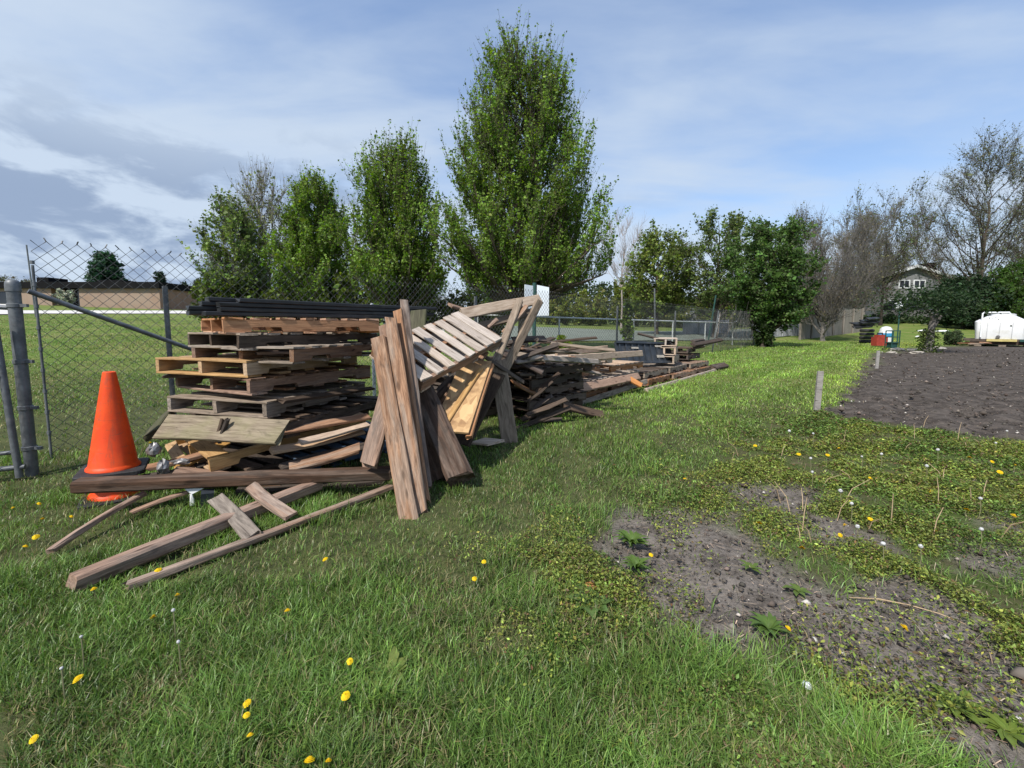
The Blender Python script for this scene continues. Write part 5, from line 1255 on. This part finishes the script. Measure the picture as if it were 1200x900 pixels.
def dandelion(px, py, kind, label, group):
    """px,py is where the head shows"""
    near = {0: .05, 1: .05, 2: .13}[kind]
    d = ray(px, py); h = near; t = 1.0
    for _ in range(12):
        p = np.array([0, 0, CAMH])+d*t; gz = float(gh(p[0], p[1])); t = (gz+h-CAMH)/d[2]
    p = np.array([0, 0, CAMH])+d*t; sc = min(1.25, max(.72, .62+p[1]*.1))*random.uniform(.58, .95)*(.62 if kind == 2 and len(group) > 35 - 35 and 'lawn' in group else 1)
    e = empty('dandelion', (p[0], p[1], p[2]-h), label, 'flower', group)
    st = link(bpy.data.objects.new('stem', SMs[0 if kind < 2 else 1])); st.parent = e
    hd = link(bpy.data.objects.new('seed_head' if kind == 2 else 'flower_head', SMh if kind == 2 else random.choice(FM))); hd.parent = e
    hd.location = (0, 0, h); hd.scale = (sc*random.uniform(.85, 1.1), sc, sc)
    hd.rotation_euler = (random.uniform(.1, .65), random.uniform(-.35, .35), random.uniform(0, 6.28))
    return e
for px, py, lab in ((363, 890, 'largest yellow dandelion at the bottom edge of the lawn'), (385, 891, 'yellow dandelion right beside the largest one at the bottom edge'), (293, 861, 'yellow dandelion alone above the bottom pair'), (289, 824, 'yellow dandelion topmost of the close trio in the lawn'), (289, 838, 'half closed orange dandelion in the middle of the close trio'),
   (924, 736, 'yellow dandelion beside the clover on the bare soil'), (763, 650, 'yellow dandelion on the green clump at the left of the bare soil')):
    dandelion(px, py, 0, lab, 'yellow dandelions')
for px, py in ((405, 815), (337, 715), (180, 723), (208, 697), (567, 658), (556, 678), (39, 866), (91, 795), (381, 655), (185, 668), (104, 667), (110, 690), (410, 775)):
    dandelion(px, py, 0, 'yellow dandelion scattered in the front lawn', 'yellow dandelions in the front lawn')
for px, py in ((15, 595), (46, 590), (50, 608), (42, 629), (88, 570), (176, 519), (84, 605), (30, 640)):
    dandelion(px, py, 0, 'yellow dandelion in the grass between gate post and cone', 'yellow dandelions near the gate post')
for px, py in ((885, 522), (970, 533), (983, 525), (936, 532), (1057, 520), (990, 615), (985, 627), (1020, 608), (890, 613), (940, 642), (1097, 622), (1133, 597), (1188, 604), (1172, 553), (1163, 541), (1136, 536), (1190, 545), (1020, 560), (803, 561), (1060, 735), (1090, 575)):
    dandelion(px, py, 0, 'yellow dandelion blooming in the weedy patch', 'yellow dandelions in the weedy patch')
for px, py in ((998, 590), (953, 508), (1033, 532), (1099, 527), (1149, 584), (952, 553), (1010, 535), (1079, 640), (1150, 620), (1167, 519), (1005, 617), (1035, 637), (950, 537), (1086, 546), (925, 505), (1180, 505), (985, 575)):
    dandelion(px, py, 2, 'white dandelion seed head standing in the weedy patch', 'white seed heads in the weedy patch')
for px, py in ((95, 746), (203, 715), (209, 752), (72, 783)):
    dandelion(px, py, 1 if False else 2, 'white dandelion seed head low in the front lawn', 'white seed heads in the front lawn')
# dry stalks in the weedy patch (each a bent stem)
for k in range(34):
    px, py = random.uniform(850, 1198), random.uniform(500, 640); p = G(px, py); h = random.uniform(.06, .2); a = random.uniform(0, 6.28); l = random.uniform(.1, .9)*h
    o = MB().tube([p, p+Vector((math.cos(a)*l*.3, math.sin(a)*l*.3, h*.6)), p+Vector((math.cos(a)*l, math.sin(a)*l, h))], [.003, .0026, .0015], 5).obj('dry_stalk', M['stemdry'], None, True)
    tag(o, 'pale dry flower stalk standing in the weedy patch', 'stalk', 'dry stalks in the weedy patch')
# broad-leaved plants
def rosette(px, py, n, L, w, col, label, up=.5):
    p = G(px, py); V, Fc = [], []
    for k in range(n):
        a = 2*math.pi*k/n+random.uniform(-.3, .3); l = L*random.uniform(.6, 1.1); up_ = up*random.uniform(.5, 1.3); q = len(V)
        for i in range(6):
            t = i/5; r = l*t; z = .01+l*up_*t*(1-.62*t); ww = w*math.sin(math.pi*min(.97, t*.85+.12))*(1+.3*(i % 2))
            ca, sa = math.cos(a+.3*t), math.sin(a+.3*t)
            for s in (-1, 0, 1): V.append((ca*r-sa*ww*s, sa*r+ca*ww*s, z+abs(s)*ww*.35))
        for i in range(5):
            for s in range(2): Fc.append((q+i*3+s, q+i*3+s+1, q+i*3+s+4, q+i*3+s+3))
    c = hsvj(len(V), col, .12, .05)
    o = place('broadleaf_plant', npmesh('broadleaf_plant', V, [np.array(Fc)], c, True), None, M['weed']); o.location = p
    tag(o, label, 'plant')
rosette(455, 795, 8, .10, .016, (.16, .20, .05), 'pale broad-leaved rosette growing in the lawn')
rosette(692, 712, 7, .11, .026, (.10, .16, .045), 'broad-leaved dock plant at the left rim of the bare soil')
rosette(1120, 832, 18, .085, .009, (.12, .17, .03), 'jagged dandelion rosette on the soil at lower right')
rosette(1180, 862, 15, .08, .009, (.13, .18, .03), 'jagged dandelion rosette cut by the right edge')
rosette(740, 640, 34, .10, .009, (.09, .15, .03), 'leafy green clump at the left of the bare soil', 1.3)
rosette(745, 668, 26, .085, .008, (.09, .15, .03), 'lower leafy clump beside the bare soil', 1.2)
rosette(880, 668, 7, .07, .009, (.10, .15, .03), 'small weed alone in the bare soil above the clover')
rosette(935, 695, 7, .07, .010, (.10, .15, .03), 'small weed right of the lone weed on bare soil')
rosette(900, 740, 28, .085, .008, (.085, .14, .03), 'clover clump round the dandelion on bare soil', .8)
# paper scrap, dead leaf, pale root
junk('paper_scrap', G(945, 808)+Vector((0, 0, .015)), .015, M['paper'], 'crumpled white paper scrap on the soil', 'paper', 51, .7)
o = junk('dead_leaf', G(692, 692)+Vector((0, 0, .02)), .03, W['orange'], 'curled tan dead leaf beside the bare soil', 'leaf', 52, .25)
r0 = [G(a, b)+Vector((0, 0, .012)) for a, b in ((995, 703), (1030, 705), (1065, 712), (1100, 722), (1132, 735))]
o = MB().tube(r0, [.002, .003, .003, .0025, .0015], 5).obj('dry_root', M['stemdry'], None, True); tag(o, 'long pale dry stem lying across the bare soil', 'stem')

# ------------------------------------------------------------------ light, sky, camera
SUN = Vector((-.42, -.58, .84)).normalized()
el = math.asin(SUN.z); azm = math.atan2(SUN.x, SUN.y)
sl_ = bpy.data.lights.new('sun', 'SUN'); sl_.energy = 3.4; sl_.angle = R(2.2); sl_.color = (1, .955, .88)
so = link(bpy.data.objects.new('sun', sl_)); so.rotation_euler = SUN.to_track_quat('Z', 'Y').to_euler()
w = bpy.data.worlds.new('World'); S.world = w; w.use_nodes = True; nt = w.node_tree
bg = nt.nodes['Background']; bg.inputs[1].default_value = .14
sk = nt.nodes.new('ShaderNodeTexSky'); sk.sky_type = 'NISHITA'; sk.sun_disc = False; sk.sun_elevation = el; sk.sun_rotation = azm
sk.air_density = 1.0; sk.dust_density = .8; sk.ozone_density = 1.6
tc = nt.nodes.new('ShaderNodeTexCoord'); sx = nt.nodes.new('ShaderNodeSeparateXYZ'); nt.links.new(tc.outputs['Generated'], sx.inputs[0])
zc_ = mth(nt, 'MAXIMUM', sx.outputs[2], 0.0)
dv = mth(nt, 'ADD', zc_, .16)
cv = nt.nodes.new('ShaderNodeCombineXYZ')
nt.links.new(mth(nt, 'DIVIDE', sx.outputs[0], dv), cv.inputs[0]); nt.links.new(mth(nt, 'DIVIDE', sx.outputs[1], dv), cv.inputs[1]); nt.links.new(zc_, cv.inputs[2])
pv = cv.outputs[0]
# thin veil, thicker to the left and toward the horizon
nA = noise(nt, mapping(nt, pv, (.55, .9, 1), (3.1, 1.7, 0)), 1.0, 6, .5, .25)
nB = noise(nt, mapping(nt, pv, (1.1, 2.6, 1), (7.3, .4, 0)), 1.0, 6, .52, .3)
left = rampf(nt, mth(nt, 'MULTIPLY', sx.outputs[0], -1.0), -.45, .75)
hor = mth(nt, 'SUBTRACT', 1.0, rampf(nt, zc_, 0.0, .48))
veil = mth(nt, 'ADD', mth(nt, 'MULTIPLY', nA, 1.05), mth(nt, 'MULTIPLY', nB, .85))
veil = mth(nt, 'ADD', veil, mth(nt, 'ADD', mth(nt, 'MULTIPLY', left, .28), mth(nt, 'MULTIPLY', hor, .36)))
vf = rampf(nt, veil, .80, 1.36)
veilc = (2.6, 3.05, 3.65)
c = mixc(nt, .42, sk.outputs[0], (1.0, 1.48, 2.55))
c = mixc(nt, mth(nt, 'MULTIPLY', vf, .92), c, veilc)
# low grey cloud banks
nC = noise(nt, mapping(nt, tc.outputs['Generated'], (5.2, 5.2, 13), (2.9, 4.2, .55)), 1.0, 6, .55, .4)
nD = noise(nt, mapping(nt, tc.outputs['Generated'], (8, 8, 20), (5.9, 1.2, .2)), 1.0, 5, .6, .4)
band = mth(nt, 'MULTIPLY', rampf(nt, zc_, .0, .06), mth(nt, 'SUBTRACT', 1.0, rampf(nt, zc_, .2, .42)))
gb = mth(nt, 'MULTIPLY', band, rampf(nt, mth(nt, 'MULTIPLY', sx.outputs[0], -1.0), .1, .72))
gs = mth(nt, 'ADD', mth(nt, 'MULTIPLY', nC, .6), mth(nt, 'MULTIPLY', nD, .42))
gs = mth(nt, 'ADD', gs, mth(nt, 'MULTIPLY', gb, .09))
gf = mth(nt, 'MULTIPLY', rampf(nt, gs, .51, .64), mth(nt, 'MULTIPLY', band, rampf(nt, mth(nt, 'MULTIPLY', sx.outputs[0], -1.0), -.5, .55)))
c = mixc(nt, mth(nt, 'MULTIPLY', gf, .85), c, (1.15, 1.55, 2.3))
nt.links.new(c, bg.inputs[0])

cd = bpy.data.cameras.new('camera'); co = link(bpy.data.objects.new('camera', cd)); S.camera = co
cd.sensor_fit = 'HORIZONTAL'; cd.sensor_width = 36; cd.lens = 36*F/1200; cd.shift_y = -(450-CY)/1200; cd.clip_start = .05; cd.clip_end = 2000
co.location = (0, 0, CAMH); co.rotation_euler = (R(90)-PITCH, 0, 0)
S.render.engine = 'CYCLES'; S.cycles.max_bounces = 6; S.cycles.transparent_max_bounces = 8; S.cycles.use_denoising = True
S.cycles.diffuse_bounces = 2; S.cycles.glossy_bounces = 2; S.cycles.caustics_reflective = False; S.cycles.caustics_refractive = False
vs = S.view_settings; vs.view_transform = 'Standard'; vs.look = 'None'; vs.gamma = 1; vs.exposure = .78; vs.use_curve_mapping = False
S.render.resolution_x = 1024; S.render.resolution_y = 768
